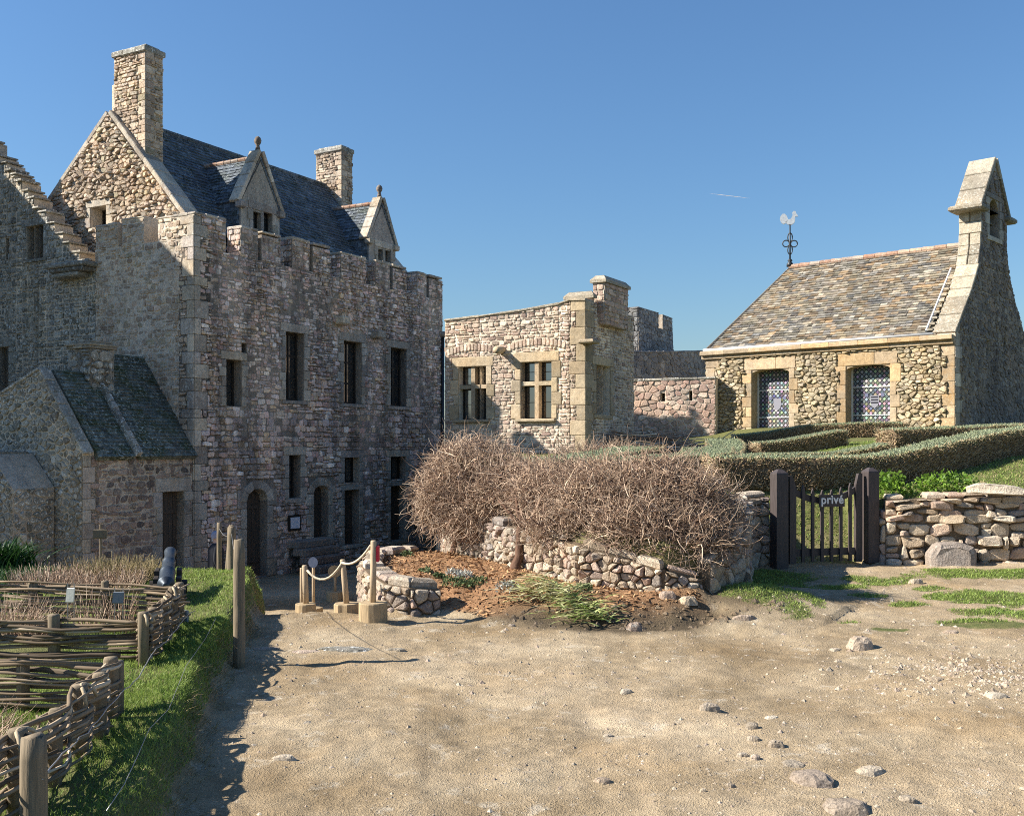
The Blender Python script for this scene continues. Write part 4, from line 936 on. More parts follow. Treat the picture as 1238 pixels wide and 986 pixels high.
qh = [(0, 0), (2 * ap + .1, 0), (ap + .1, Lh)]; rf.prism([Oh + eh * u + sh * v - nh * .1 for u, v in qh], nh * .08); slates(rf, Oh, eh, sh, qh, .125, (.13, .3), 0, .028)
Ob = KP(2 * ap, .5, RZ - .08); sb = (-A2 * ap + UP * (ZR - RZ)).normalized(); nb_ = B2.cross(sb).normalized(); rf.prism([Ob + B2 * u + sb * v - nb_ * .12 for u, v in [(0, 0), (CL - .5, 0), (CL - .5 - hip, Ls), (0, Ls)]], nb_ * .1)
rf.build('roof', M['slate_chapel'], ch_)
rt_ = MB(); n = 16
for i in range(n):
    b0 = CL - hip - (CL - hip - .6) * i / n; b1 = CL - hip - (CL - hip - .6) * (i + 1) / n; rt_.tube([KP(ap, b0, ZR + .03), KP(ap, b1 + .02, ZR + .03)], [.1, .085], 9)
rt_.build('ridge_tiles', M['ridge_tile'], ch_)
hf = MB(); hp0 = KP(-.05, CL, RZ); hp1 = KP(ap, CL - hip, ZR)
hf.tube([hp0, hp1], .05, 6); hf.build('hip_edge', M['slate_chapel'], ch_)
# bell gable
gp_ = [(0, ZBc), (6.26, ZBc), (6.26, 4.72), (5.0, 6.05), (4.45, 6.8), (4.25, 7.4), (4.2, 8.5), (2.06, 8.5), (2.02, 7.4), (1.82, 6.8), (1.26, 6.05), (0, 4.72)]
hole = (2.66, 3.5, 7.75, 8.85)
pieces = [[(0, ZBc), (6.26, ZBc), (6.26, 4.72), (0, 4.72)], [(0, 4.72), (6.26, 4.72), (5.0, 6.05), (1.26, 6.05)], [(1.26, 6.05), (5.0, 6.05), (4.45, 6.8), (1.82, 6.8)], [(1.82, 6.8), (4.45, 6.8), (4.22, 7.5), (2.04, 7.5)], [(2.04, 7.5), (4.22, 7.5), (4.2, 8.5), (2.06, 8.5)], [(2.06, 8.5), (4.2, 8.5), (3.13, 9.95)]]
TH = .62; gb = MB(); lp = [KR.rc(1192, 411, 1197, 430), KR.rc(1213, 408, 1216, 420)]
wall(gb, KR, pieces, [hole] + lp, TH, TH, 0, back=True)
rs = quoins(gb, KR, 0, -1, ZBc, 4.7, 2, 1, wl=.45, ws=.3) + surround(gb, KR, hole, .22, .15, .14)
stones(gb, KR, pieces, [hole] + lp + rs, cells_rubble((-.1, 6.4, ZBc, 10), .125, 1.5, .4), (.01, .04), 1, .008, .016, .18)
arch_fill(gb, KR, hole, .4, TH - .02)
gb.build('gable_wall', [M['mortar_out'], M['rub_dark'], M['ash_house']], ch_)
ft = MB()                                                      # dressed stones on the edge of the bell gable that faces the sun
edge = [(0, 4.72), (1.26, 6.05), (1.82, 6.8), (2.02, 7.4), (2.06, 8.42)]
for (s0, z0), (s1, z1) in zip(edge[:-1], edge[1:]):
    p, q = KR.p(s0, z0), KR.p(s1, z1); L = (q - p).length; t = (q - p).normalized(); nv = Vector((KR.n[0], KR.n[1], 0)); up = nv.cross(t); up = up if up.dot(A2) < 0 else -up
    n = max(1, round(L / .38))
    for i in range(n):
        c = p.lerp(q, (i + .5) / n); sp = random.choice((0, 0, 1)) if z0 > 6.7 else 0
        if sp:
            ft.box(c - nv * TH * .24 + up * .02, t * (L / n / 2 - .006), nv * TH * .235, up * .035, 0, None, .015); ft.box(c - nv * TH * .76 + up * .02, t * (L / n / 2 - .006), nv * TH * .235, up * .035, 0, None, .015)
        else: ft.box(c - nv * (TH / 2 - .02) + up * .02, t * (L / n / 2 - .006), nv * (TH / 2 + .005), up * random.uniform(.03, .05), 0, None, .015)
s0 = (KR.p(1.26, 6.05) - KR.p(0, 4.72)).normalized()
for i in range(10):                                           # little steps where the slates meet the gable
    c = KR.p(.12 + i * .17, 4.86 + i * .178, -TH - .06); ft.box(c, A2 * .13, B2 * .075, UP * .035, 0, None, .01)
ft.build('edge_stones', M['cap_stone'], ch_)
sf = MB(); f0 = KR.p(-.02, 4.82, -TH - .16); f1 = KR.p(1.85, 6.78, -TH - .16); sf.tube([f0, f1], .035, 6); sf.build('flashing', M['lead'], ch_)
bc = MB()                                                     # gabled cap of the belfry and its kneelers
for sg in (-1, 1):
    p = KR.p(3.13 + sg * 1.18, 8.5, .06); q = KR.p(3.13, 10.02, .06); t = (q - p).normalized(); nv = Vector((KR.n[0], KR.n[1], 0)); n = 3
    up = nv.cross(t); up = up if up.z > 0 else -up
    for i in range(n):
        c = p.lerp(q, (i + .5) / n) - nv * (TH / 2 + .06) + up * .05; bc.box(c, t * ((q - p).length / n / 2 - .006), nv * (TH / 2 + .07), up * (.06 + .01 * i), 0, None, .02)
    bc.box(KR.p(3.13 + sg * 1.2, 8.44, -TH / 2), A2 * .34, nv * (TH / 2 + .16), UP * .085, 0, None, .05)
bc.build('belfry_cap', M['cap_stone'], ch_)
be_ = MB(); bcn = KR.p(3.08, 8.35, -TH * .45); prof = [(.05, .2), (.1, .18), (.13, .1), (.15, -.05), (.2, -.18), (.24, -.22), (.22, -.23)]
be_.loft([[bcn + Vector((math.cos(2 * math.pi * k / 16) * r_, math.sin(2 * math.pi * k / 16) * r_, z)) for k in range(16)] for r_, z in prof], 0, None, True, True)
bell = be_.build('bell', M['bell'], ch_, True); yk = MB(); yk.tube([bcn - A2 * .42 + UP * .27, bcn + A2 * .42 + UP * .27], .05, 8); yk.build('yoke', M['timber_dark'], bell)
cb_ = MB(); cb_.prism([KP(.48, .6, 1.2), KP(2 * ap - .2, .6, 1.2), KP(2 * ap - .2, CL - .05, 1.2), KP(.48, CL - .05, 1.2)], UP * 3.2); cb_.build('inner_walls', M['mortar_chapel'], ch_)
EFc = Fr(*(KP(2 * ap, CL, 0)[:2]), -A2.x, -A2.y); ec = MB(); q = [rect(0, 2 * ap, ZBc, ZE)]; wall(ec, EFc, q, (), .4, 0, 0); stones(ec, EFc, q, (), cells_rubble((0, 2 * ap, ZBc, ZE), .16, 1.4, .4), (.02, .06), 1); ec.build('end_wall', cm, ch_)
# leaded windows with a small shield in each
def leaded(fr, w, shield):
    a, b, c, d = w; f = MB(); o = -.36; nv = Vector((fr.n[0], fr.n[1], 0)); g = MB(); n = 9; s = (b - a - .1) / n; rows = int((d - c) / s) + 1; mid = (a + b) / 2; mz = c + (d - c) * .5
    inner = rect(a + .05, b - .05, c + .03, d - .02)
    for r_ in range(-1, rows * 2 + 2):
        for k in range(-1, n + 2):
            cu = a + .05 + (k + (.5 if r_ & 1 else 0)) * s; cz = c + r_ * s * .5
            p = clip_convex([(cu - s / 2, cz), (cu, cz - s / 2), (cu + s / 2, cz), (cu, cz + s / 2)], inner)
            if len(p) < 3 or abs(area(p)) < 2e-4: continue
            p2 = inset(p, s * .09)
            if len(p2) < 3: continue
            lt = ((k * 2 + (r_ & 1)) % 4) < 2 if r_ & 1 else False
            dd = math.hypot((cu - mid) / .36, (cz - mz) / .3)
            if dd < 1.1 and random.random() < .38: t = random.choice([(.1, .12, .2), (.3, .3, .32), (.12, .14, .22), (.28, .21, .14), (.4, .4, .4), (.1, .1, .11)])
            elif cz < c + .18 and random.random() < .35: t = (.3, .2, .1)
            else: t = (.13, .135, .14) if (r_ & 1) else (.38, .38, .37)
            t = tuple(min(1, x * random.uniform(.7, 1.25)) for x in t); g.poly([fr.p(u, z, o + random.uniform(-.003, .003)) for u, z in ccw(p2)], 0, t)
    back = MB(); back.poly([fr.p(u, z, o - .012) for u, z in inner])
    def bar(u0, u1, z0, z1, th=.04): f.prism([fr.p(u0, z0, o - .02), fr.p(u1, z0, o - .02), fr.p(u1, z1, o - .02), fr.p(u0, z1, o - .02)], nv * th)
    bar(a, a + .05, c, d); bar(b - .05, b, c, d); bar(a + .05, b - .05, c, c + .03)
    for z in (c + (d - c) * .3, c + (d - c) * .7): bar(a + .05, b - .05, z - .014, z + .014)
    wo = f.build('window', M['lead'], ch_); g.build('leaded_panes', M['leaded'], wo); back.build('came_backing', M['iron'], wo)
    sh_ = MB(); W_, H_ = .13, .16; pts = [(-W_, H_), (W_, H_), (W_, -.02), (W_ * .75, -.14), (0, -H_ - .06), (-W_ * .75, -.14), (-W_, -.02)]
    sh_.prism([fr.p(mid + .05 + u, mz + z, o + .006) for u, z in ccw(pts)], nv * .006, 0, (.24, .24, .28))
    if shield:
        for z in (.09, .01, -.07): sh_.prism([fr.p(mid + .05 + u, mz + z + v, o + .0125) for u, v in rect(-.105, .105, 0, .04)], nv * .004, 0, (.02, .02, .03))
    for sx in (-1, 1): sh_.prism([fr.p(mid + .05 + sx * .24 + u, mz + .17 + v, o + .006) for u, v in rect(-.05, .05, -.05, .05)], nv * .006, 0, (.13, .14, .22))
    sh_.build('shield', M['leaded'], wo)
leaded(KF, cw[0], False); leaded(KF, cw[1], True)
# weathervane on the hip
wv = MB(); b0 = KP(ap, CL - hip, ZR + .05)
def wp(x, z): return b0 + Vector((.96, -.28, 0)) * x + UP * z
wv.tube([b0, b0 + UP * 1.42], [.03, .022], 8); wv.loft([[b0 + Vector((math.cos(k * math.pi / 4) * r_, math.sin(k * math.pi / 4) * r_, z)) for k in range(8)] for r_, z in ((.12, 0), (.11, .1), (.05, .16), (.09, .2), (.04, .26))], 0, None, True, True)
for cx, cz, rx, rz in ((-.13, .78, .11, .11), (.13, .76, .11, .11), (0, .98, .075, .15), (0, .56, .075, .15)):
    wv.tube([wp(cx + rx * math.cos(t), cz + rz * math.sin(t)) for t in [2 * math.pi * k / 14 for k in range(15)]], .02, 6)
w_o = wv.build('weathervane', M['iron'], ch_, True)
rk = MB(); body = [(-.16, 1.5), (-.08, 1.42), (.05, 1.4), (.14, 1.46), (.17, 1.56), (.16, 1.66), (.23, 1.68), (.26, 1.65), (.24, 1.72), (.2, 1.77), (.19, 1.84), (.12, 1.86), (.07, 1.8), (.09, 1.72), (.03, 1.6), (-.06, 1.58)]
tail = [(-.12, 1.47), (-.06, 1.58), (-.1, 1.7), (-.17, 1.78), (-.25, 1.78), (-.31, 1.7), (-.33, 1.6), (-.29, 1.5), (-.22, 1.44)]
vn = Vector((.28, .96, 0))
for sh_ in (body, tail): rk.prism([wp(x, z) - vn * .035 for x, z in sh_], vn * .07)
rk.build('rooster', M['cock'], w_o)
# thin contrail high in the sky
ctm = MB(); cp0 = Vector(((858 - CX) / F * 4000, 4000, EYE + (HZ - 234) / F * 4000)); cp1 = Vector(((908 - CX) / F * 4000, 4000, EYE + (HZ - 240) / F * 4000))
ctm.tube([cp0, cp0.lerp(cp1, .3), cp0.lerp(cp1, .7), cp1], [.1, 1.0, .8, .05], 6); o = ctm.build('contrail', M['contrail'], None, origin=cp0); tag(o, 'thin white vapour trail high in the blue sky', 'contrail', kind='structure')
# ------------------------------------------------------------------ vegetation generators (numpy)
def blades(name, P, h, w, lean, pal_t, mat, parent=None, label=None, cat=None, kind=None, curve=.5, dirs=None, origin=None, seg=2):
    n = len(P); h = np.asarray(h) * np.ones(n); w = np.asarray(w) * np.ones(n); lean = np.asarray(lean) * np.ones(n)
    az = RNG.uniform(0, 2 * np.pi, n); ld = RNG.uniform(0, 2 * np.pi, n) if dirs is None else dirs
    sx, sy = np.cos(az) * w / 2, np.sin(az) * w / 2; lx, ly = np.cos(ld) * lean * h, np.sin(ld) * lean * h; V = []
    for k in range(seg):
        t = k / seg; f = (1 - curve) * t + curve * t * t; zz = h * (t - .35 * lean * t * t)
        wk = 1 - .45 * t
        for s in (-1, 1): V.append(np.stack([P[:, 0] + lx * f + s * sx * wk, P[:, 1] + ly * f + s * sy * wk, P[:, 2] + zz], -1))
    V.append(np.stack([P[:, 0] + lx, P[:, 1] + ly, P[:, 2] + h * (1 - .35 * lean)], -1))
    V = np.stack(V, 1); m = 2 * seg + 1; T_ = []
    for k in range(seg - 1): T_ += [(2 * k, 2 * k + 1, 2 * k + 3), (2 * k, 2 * k + 3, 2 * k + 2)]
    T_.append((2 * seg - 2, 2 * seg - 1, 2 * seg)); T_ = np.array(T_)
    Fc = (np.arange(n)[:, None, None] * m + T_[None]).reshape(-1, 3)
    tint = np.repeat(np.stack([pal_t, RNG.random(n), RNG.random(n)], -1), len(T_), 0)
    o = np_mesh(name, V.reshape(-1, 3), Fc, mat, parent, tint, None, False, origin)
    return tag(o, label, cat, None, kind)
def bundle(name, Pts, Rad, mat, parent=None, tint=None, S_=3, origin=None, smooth=True):
    N, Kp, _ = Pts.shape; T_ = np.gradient(Pts, axis=1); T_ /= np.linalg.norm(T_, axis=2, keepdims=True) + 1e-9
    ref = np.array([.31, .17, .93]); u = np.cross(T_, ref); u /= np.linalg.norm(u, axis=2, keepdims=True) + 1e-9; v = np.cross(T_, u)
    an = np.arange(S_) * 2 * np.pi / S_
    V = Pts[:, :, None, :] + Rad[:, :, None, None] * (u[:, :, None, :] * np.cos(an)[None, None, :, None] + v[:, :, None, :] * np.sin(an)[None, None, :, None])
    b = (np.arange(N)[:, None, None] * Kp + np.arange(Kp - 1)[None, :, None]) * S_; k = np.arange(S_)[None, None, :]; k2 = (k + 1) % S_
    Fq = np.stack([b + k, b + k2, b + S_ + k2, b + S_ + k], -1).reshape(-1, 4)
    if tint is None: tint = np.stack([RNG.random(N), RNG.random(N), RNG.random(N)], -1)
    return np_mesh(name, V.reshape(-1, 3), Fq, mat, parent, np.repeat(tint, (Kp - 1) * S_, 0), None, smooth, origin)
def wander(start, dirs, L, Kp, curl, droop=0.0):
    N = len(start); d = dirs / (np.linalg.norm(dirs, axis=1, keepdims=True) + 1e-9); P = [start]; s = (L / (Kp - 1))[:, None]; w = RNG.normal(0, 1, (N, 3)) * curl
    for k in range(Kp - 1):
        P.append(P[-1] + d * s); w = w * .6 + RNG.normal(0, 1, (N, 3)) * curl * .7; d = d + w; d[:, 2] -= droop; d /= np.linalg.norm(d, axis=1, keepdims=True) + 1e-9
    return np.stack(P, 1)
def on_ground(X, Y, dz=0.0): return np.stack([X, Y, terrain(X, Y) + dz], -1)

# ------------------------------------------------------------------ lawn on the left bank
def lawn_points(n, Y0, Y1, xmin):
    Y = np.sqrt(RNG.uniform(Y0 ** 2, Y1 ** 2, n)); be = bank_edge(Y); X = be - .04 - RNG.random(n) * (be - xmin(Y)); return X, Y
X1, Y1 = lawn_points(70000, 3.3, 8.8, lambda Y: bank_edge(Y) - 1.15); X2, Y2 = lawn_points(60000, 8.5, 14, lambda Y: np.full_like(Y, -6.2))
X = np.concatenate((X1, X2)); Y = np.concatenate((Y1, Y2)); dn = fbm(X * 2.5, Y * 2.5, 61, 3); keep = RNG.random(len(X)) < np.clip((dn - .18) * 4, .25, 1); X, Y = X[keep], Y[keep]
sc = np.clip(Y / 7, .7, 1.6); n = len(X); hh = RNG.uniform(.02, .048, n) * (.7 + .8 * fbm(X * 3, Y * 3, 62, 2)) * 1.1
pt = np.clip(fbm(X * 1.6, Y * 1.6, 63, 3) * 1.0 + RNG.normal(0, .14, n) - .06, 0, 1)
blades('lawn', on_ground(X, Y, -.006), hh, .0055 * sc, RNG.uniform(.2, .9, n), pt, M['grass'], label='short mown grass on the bank beside the wattle fence', cat='grass', kind='stuff')
n = 4500; Y = RNG.uniform(3.2, 12.5, n); X = bank_edge(Y) + RNG.normal(-.03, .05, n); P = on_ground(X, Y, -.01)
cl_ = fbm(Y * 2.1, Y * 0, 71, 3); keep = RNG.random(n) < np.clip((cl_ - .3) * 4, .05, 1); P = P[keep]; n = len(P)
blades('dry_grass_fringe', P, RNG.uniform(.03, .08, n), .005, RNG.uniform(.8, 1.6, n), RNG.random(n), M['straw'], label='dry straw coloured grass hanging over the edge of the bank', cat='dry grass', kind='stuff', dirs=RNG.normal(-.1, .7, n))

# ------------------------------------------------------------------ wattle fences
FP = [(-2.16, 3.2), (-2.07, 3.8), (-2.05, 4.4), (-2.08, 4.95), (-2.22, 5.75), (-2.36, 6.4), (-2.49, 7.0), (-2.6, 7.7), (-2.74, 8.55)]
def resample(P, step):
    P = np.array(P, float); s = np.concatenate(([0], np.cumsum(np.hypot(*np.diff(P, axis=0).T)))); n = max(2, int(s[-1] / step) + 1); t = np.linspace(0, s[-1], n)
    return np.stack([np.interp(t, s, P[:, 0]), np.interp(t, s, P[:, 1])], -1)
def wattle(P, hgt, label, loops=False, sp=.42, zoff=0.0, extra=.015, dens=.0175):
    Q = resample(P, sp); root = thing('wattle_fence', (Q[len(Q) // 2][0], Q[len(Q) // 2][1], th(*Q[len(Q) // 2])), label, 'fence', 'wattle fences round the garden beds')
    zb = [th(*q) + zoff for q in Q]
    for i, q in enumerate(Q):
        mb = MB(); r = random.uniform(.032, .042); tx, ty = random.uniform(-.012, .012), random.uniform(-.012, .012); top = zb[i] + hgt + extra + random.uniform(-.01, .02)
        mb.tube([(q[0], q[1], zb[i] - .15), (q[0] + tx, q[1] + ty, top - .012), (q[0] + tx, q[1] + ty, top)], [r, r * .97, r * .86], 12); mb.build('fence_post', M['post'], root, True)
    Q2 = resample(P, sp / 6); D = np.gradient(Q2, axis=0); D /= np.linalg.norm(D, axis=1, keepdims=True); N2 = np.stack([D[:, 1], -D[:, 0]], -1)
    zg = np.interp(np.arange(len(Q2)), np.linspace(0, len(Q2) - 1, len(Q)), zb); pts = []; ph = np.arange(len(Q2)) / 6.0 * np.pi * (len(Q) - 1) * 6 / (len(Q2) - 1)
    mb = MB(); rows = int(hgt / dens)
    for r_ in range(rows):
        i = -random.randint(0, 8)
        while i < len(Q2) - 2:
            L = random.randint(14, 30); a, b = max(0, i), min(len(Q2) - 1, i + L)
            if b - a > 2:
                sgn = 1 if (r_ + random.choice((0, 0, 0, 1))) & 1 else -1; rad = random.uniform(.008, .0155); ds = random.uniform(-.012, .012); dr = random.uniform(-.02, .02); k0 = random.uniform(0, 6)
                line = [(Q2[j][0] + N2[j][0] * sgn * .042 * math.cos(ph[j]) + random.gauss(0, .003), Q2[j][1] + N2[j][1] * sgn * .042 * math.cos(ph[j]) + random.gauss(0, .003), zg[j] + .03 + r_ * dens + ds + dr * (j - a) / (b - a) + .008 * math.sin(j * .7 + k0)) for j in range(a, b + 1)]
                if random.random() < .35: e = Vector(line[-1]) - Vector(line[-2]); line[-1] = tuple(Vector(line[-1]) + Vector((N2[b][0] * sgn * .03, N2[b][1] * sgn * .03, random.uniform(-.01, .02))))
                mb.tube(line, [rad * (1 - .35 * k / len(line)) for k in range(len(line))], 6, 0, (min(1, random.random() ** 1.3), random.random(), 0))
            i += L - random.randint(0, 3)
    mb.build('woven_rods', M['rods'], root, True)
    if loops:
        for i in range(len(Q) - 1):
            j0 = i * 6; j0 = min(j0, len(Q2) - 8)
            if random.random() < .6: continue
            mb = MB(); q = Q[i]; d = Vector((*D[min(j0, len(D) - 1)], 0)); nn = Vector((*N2[min(j0, len(D) - 1)], 0)); o = Vector((q[0], q[1], zb[i] + hgt - .01)); up = random.uniform(.025, .055); sd_ = random.choice((.035, .05))
            pl = [o + nn * sd_ - d * .07 - UP * .05, o + nn * sd_ * .7 - d * .055 + UP * up * .5, o + d * (-.02) + UP * up, o + d * .05 + UP * up * .95 - nn * .01, o + d * .1 + UP * up * .3 + nn * .02, o + d * .12 - UP * .05 + nn * .045]
            cr = []
            for k in range(len(pl) - 1):
                for t in (0, .5): cr.append(pl[k].lerp(pl[k + 1], t))
            cr.append(pl[-1]); cr = [cr[0]] + [(cr[k - 1] + cr[k] * 2 + cr[k + 1]) / 4 for k in range(1, len(cr) - 1)] + [cr[-1]]
            mb.tube(cr, .0095, 7); mb.build('binding_loop', M['bark_pale'], root, True)
    return root
wattle(FP[:5], .33, 'nearest stretch of woven wattle fence with pale looped tops along the grass bank', True, .36)
wattle(FP[6:], .34, 'farther short stretch of woven wattle fence with looped tops along the bank', True, .36)
wattle([(-2.24, 5.86), (-3.2, 5.9), (-4.4, 5.98)], .3, 'nearest woven wattle cross fence reaching the left edge', False, .5, 0)
wattle([(-2.53, 7.1), (-3.6, 7.12), (-5.6, 7.2)], .31, 'middle woven wattle cross fence between two garden beds', False, .55)
wattle([(-2.78, 8.6), (-4.0, 8.62), (-6.4, 8.7)], .31, 'farthest woven wattle cross fence in front of the cannon', False, .55)
# ------------------------------------------------------------------ fence posts and wires
def wood_post(x, y, r, top, label, lean=(0, 0), base=None, mat='post'):
    z = th(x, y) if base is None else base; mb = MB(); n = 14; rings = []; jit = [random.uniform(.93, 1.05) for _ in range(n)]
    for t in np.linspace(0, 1, 7):
        zz = z - .12 + (top - z + .12) * t; k = (1 - .06 * t) * (.93 if t == 1 else 1)
        rings.append([Vector((x + lean[0] * t + math.cos(2 * math.pi * i / n) * r * jit[i] * k, y + lean[1] * t + math.sin(2 * math.pi * i / n) * r * jit[i] * k, zz - (.012 if t == 1 and i % 3 else 0))) for i in range(n)])
    mb.loft(rings, 0, None, True, True); o = mb.build('fence_post', M[mat], None, True, origin=(x, y, z)); return tag(o, label, 'fence post', 'round wooden fence posts along the bank')
def at(px, py, D): return Vector(((px - CX) / F * D, D, EYE + (HZ - py) / F * D))
pn = at(40, 887, 3.92); wood_post(pn.x, pn.y, .052, pn.z, 'thick round fence post nearest the viewer at the bottom left corner')
p1 = at(289, 651, 8.05); wood_post(p1.x, p1.y, .047, p1.z, 'tall wooden post on the edge of the bank, nearest of the group by the path')
p2 = at(280, 636, 11.6); wood_post(p2.x, p2.y, .052, p2.z, 'second wooden post behind the tall one on the bank edge')
p3 = at(274, 634, 12.6); wood_post(p3.x + .0, p3.y, .04, p3.z, 'leaning thin wooden post between two upright ones on the bank', (.06, 0))
p4 = at(265, 631, 13.3); wood_post(p4.x, p4.y, .035, p4.z, 'farthest and leftmost thin wooden post of the bank edge group')
def wire(pts, label, r=.004):
    mb = MB(); mb.tube(pts, r, 5); o = mb.build('wire', M['wire'], None, True, origin=pts[0]); tag(o, label, 'wire')
stk = gp(222, 752); sm = MB(); sm.box((stk[0], stk[1], stk[2] + .04), (.035, 0, 0), (0, .03, 0), (0, 0, .06), 0, None, .012); o = sm.build('stone_peg', M['slate_tag'], None, origin=stk); tag(o, 'small grey stone peg at the far end of the wattle fence', 'peg')
w0 = Vector((pn.x + .045, pn.y - .02, pn.z - .16)); w1 = Vector((stk[0] - .02, stk[1], stk[2] + .1)); L = []
for k in range(41):
    t = k / 40; p = w0.lerp(w1, t); px_ = np.interp(p.y, [q[1] for q in FP], [q[0] for q in FP]) + .085; L.append(Vector((max(p.x, px_) + random.gauss(0, .004), p.y, p.z + .03 * math.sin(t * 23) * .35 - .05 * math.sin(math.pi * t) + random.gauss(0, .004))))
wire(L, 'kinked steel wire strung along the outside of the wattle fences', .0035)
L = []
for (x, y) in ((128, 990), (146, 958), (163, 925), (182, 893), (203, 865), (228, 812), (250, 778), (268, 745)): g = gp(x, y); L.append(Vector((g[0] + random.uniform(-.02, .02), g[1], g[2] + .03 + random.uniform(0, .03))))
wire([a.lerp(b, t) for a, b in zip(L[:-1], L[1:]) for t in (0, .34, .67)], 'slack wire lying in the grass of the bank', .002)
def span(p, q, sag): return [p.lerp(q, t) - UP * sag * 4 * t * (1 - t) for t in np.linspace(0, 1, 9)]
wire(span(Vector((p1.x, p1.y, p1.z - .08)), Vector((p2.x, p2.y, p2.z - .08)), .12) + span(Vector((p2.x, p2.y, p2.z - .08)), Vector((p4.x, p4.y, p4.z - .08)), .06)[1:], 'thin wire hanging between the wooden posts on the bank edge', .003)

# ------------------------------------------------------------------ garden beds behind the wattle
def shrub_twigs(c, rad, n, L, r, mat, curl=.25, up=.5, Kp=5, tint=None, lo=.0):
    a = RNG.uniform(0, 2 * np.pi, n); rr = np.sqrt(RNG.random(n)); st = np.stack([c[0] + np.cos(a) * rr * rad[0], c[1] + np.sin(a) * rr * rad[1], np.full(n, 0.)], -1); st[:, 2] = terrain(st[:, 0], st[:, 1]) + lo
    d = np.stack([np.cos(a) * rr * (1 - up) + RNG.normal(0, .22, n), np.sin(a) * rr * (1 - up) + RNG.normal(0, .22, n), np.full(n, up) + RNG.random(n) * .3], -1)
    P = wander(st, d, RNG.uniform(L[0], L[1], n), Kp, curl * .3); Rd = r * np.linspace(1, .35, Kp)[None, :] * RNG.uniform(.6, 1.3, (n, 1)); return P, Rd
def dry_clump(name, c, rad, n, L, r, label, cat, mat='twigs', **kw):
    P, Rd = shrub_twigs(c, rad, n, L, r, mat, **kw); o = bundle(name, P, Rd, M[mat], None, None, 3, origin=(c[0], c[1], th(c[0], c[1]))); return tag(o, label, cat)
dry_clump('dry_lavender', (-2.75, 4.75), (.42, .45), 520, (.1, .3), .0028, 'brown dead stalks filling the nearest wattle bed', 'plant', curl=.5)
dry_clump('dry_lavender', (-3.0, 5.35), (.4, .3), 300, (.08, .22), .0028, 'low brown twiggy plant against the nearest cross fence', 'plant', curl=.5)
dry_clump('dry_shrub', (-3.95, 7.95), (.42, .2), 560, (.15, .34), .003, 'dome of fine brown twigs in the farthest wattle bed', 'plant', curl=.4)
dry_clump('dead_stalks', (-4.75, 8.1), (.25, .18), 110, (.2, .38), .004, 'dark upright dead stalks left of the brown dome in the farthest bed', 'plant', curl=.3, up=.8)
dry_clump('dead_stalks', (-3.2, 8.2), (.28, .14), 110, (.2, .36), .004, 'dark upright dead stalks right of the brown dome near the slate tag', 'plant', curl=.3, up=.8)
c1 = at(95, 700, 10.2); c2 = at(140, 697, 10.8)
dry_clump('tawny_shrub', (c1.x, c1.y), (.62, .5), 1500, (.08, .22), .0042, 'tawny dry shrub behind the farthest wattle fence, wider and darker of the pair', 'plant', mat='twigs', curl=.3, up=.65)
dry_clump('tawny_shrub', (c2.x, c2.y), (.45, .4), 1100, (.1, .26), .0042, 'paler tawny dry shrub beside the grass, under the little wooden cross sign', 'plant', mat='straw', curl=.3, up=.65)
ag = at(5, 690, 11.5); n = 420; P = np.stack([ag.x + RNG.normal(0, .14, n), ag.y + RNG.normal(0, .14, n), np.full(n, 0.)], -1); P[:, 2] = terrain(P[:, 0], P[:, 1])
blades('strap_leaf_plant', P, RNG.uniform(.24, .42, n), .02, RNG.uniform(.3, 1.1, n), RNG.random(n), M['leaf_strap'], None, 'lush dark green strap leaved clump at the left edge below the outbuilding', 'plant', None, .7, None, (ag.x, ag.y, th(ag.x, ag.y)), 5)
g = at(45, 712, 10); n = 5000; X = RNG.uniform(-6.3, -4.6, n); Y = RNG.uniform(9.3, 11.2, n)
blades('ground_cover', on_ground(X, Y), RNG.uniform(.04, .1, n), .012, RNG.uniform(.3, 1, n), RNG.random(n), M['leaf_strap'], None, 'low dark green ground cover behind the wattle beds at left', 'ground cover', 'stuff')
# little tags and sign
def tag_on(px, py, D, w, h, mat, label):
    p = at(px, py, D); mb = MB(); t = random.uniform(-.15, .15); ax = Vector((math.cos(t), math.sin(t), 0)) * w / 2; mb.box(p, ax, Vector((-ax.y, ax.x, 0)).normalized() * .006, Vector((.05 * h, 0, h / 2)), 0, None, .004)
    z0 = th(p.x, p.y); root = thing('plant_tag', (p.x, p.y, z0), label, 'plant tag'); mb.build('tag_plate', M[mat], root); s = MB()
    for sx in (-.8, .8): s.tube([(p.x + ax.x * sx, p.y + .01, z0 - .05), (p.x + ax.x * sx, p.y + .012, p.z + h * .8)], .004, 5)
    for i in (0,): s.build('wire_legs', M['wire'], root)
tag_on(85, 719, 7.8, .06, .11, 'white_tag', 'cream plant tag on wire legs in the farthest wattle bed')
tag_on(143, 722, 7.9, .08, .09, 'slate_tag', 'grey slate plant tag right of the cream tag')
sg = at(121, 645, 11.3); root = thing('garden_sign', (sg.x, sg.y, th(sg.x, sg.y)), 'small wooden plant sign on a thin stake before the outbuilding wall', 'sign'); mb = MB()
mb.tube([(sg.x, sg.y + .015, th(sg.x, sg.y)), (sg.x, sg.y + .015, sg.z + .1)], .012, 6); mb.build('stake', M['post'], root); mb = MB(); mb.box(sg, (.07, .015, 0), (0, .01, 0), (0, 0, .05), 0, None, .008); mb.build('sign_board', M['post'], root)
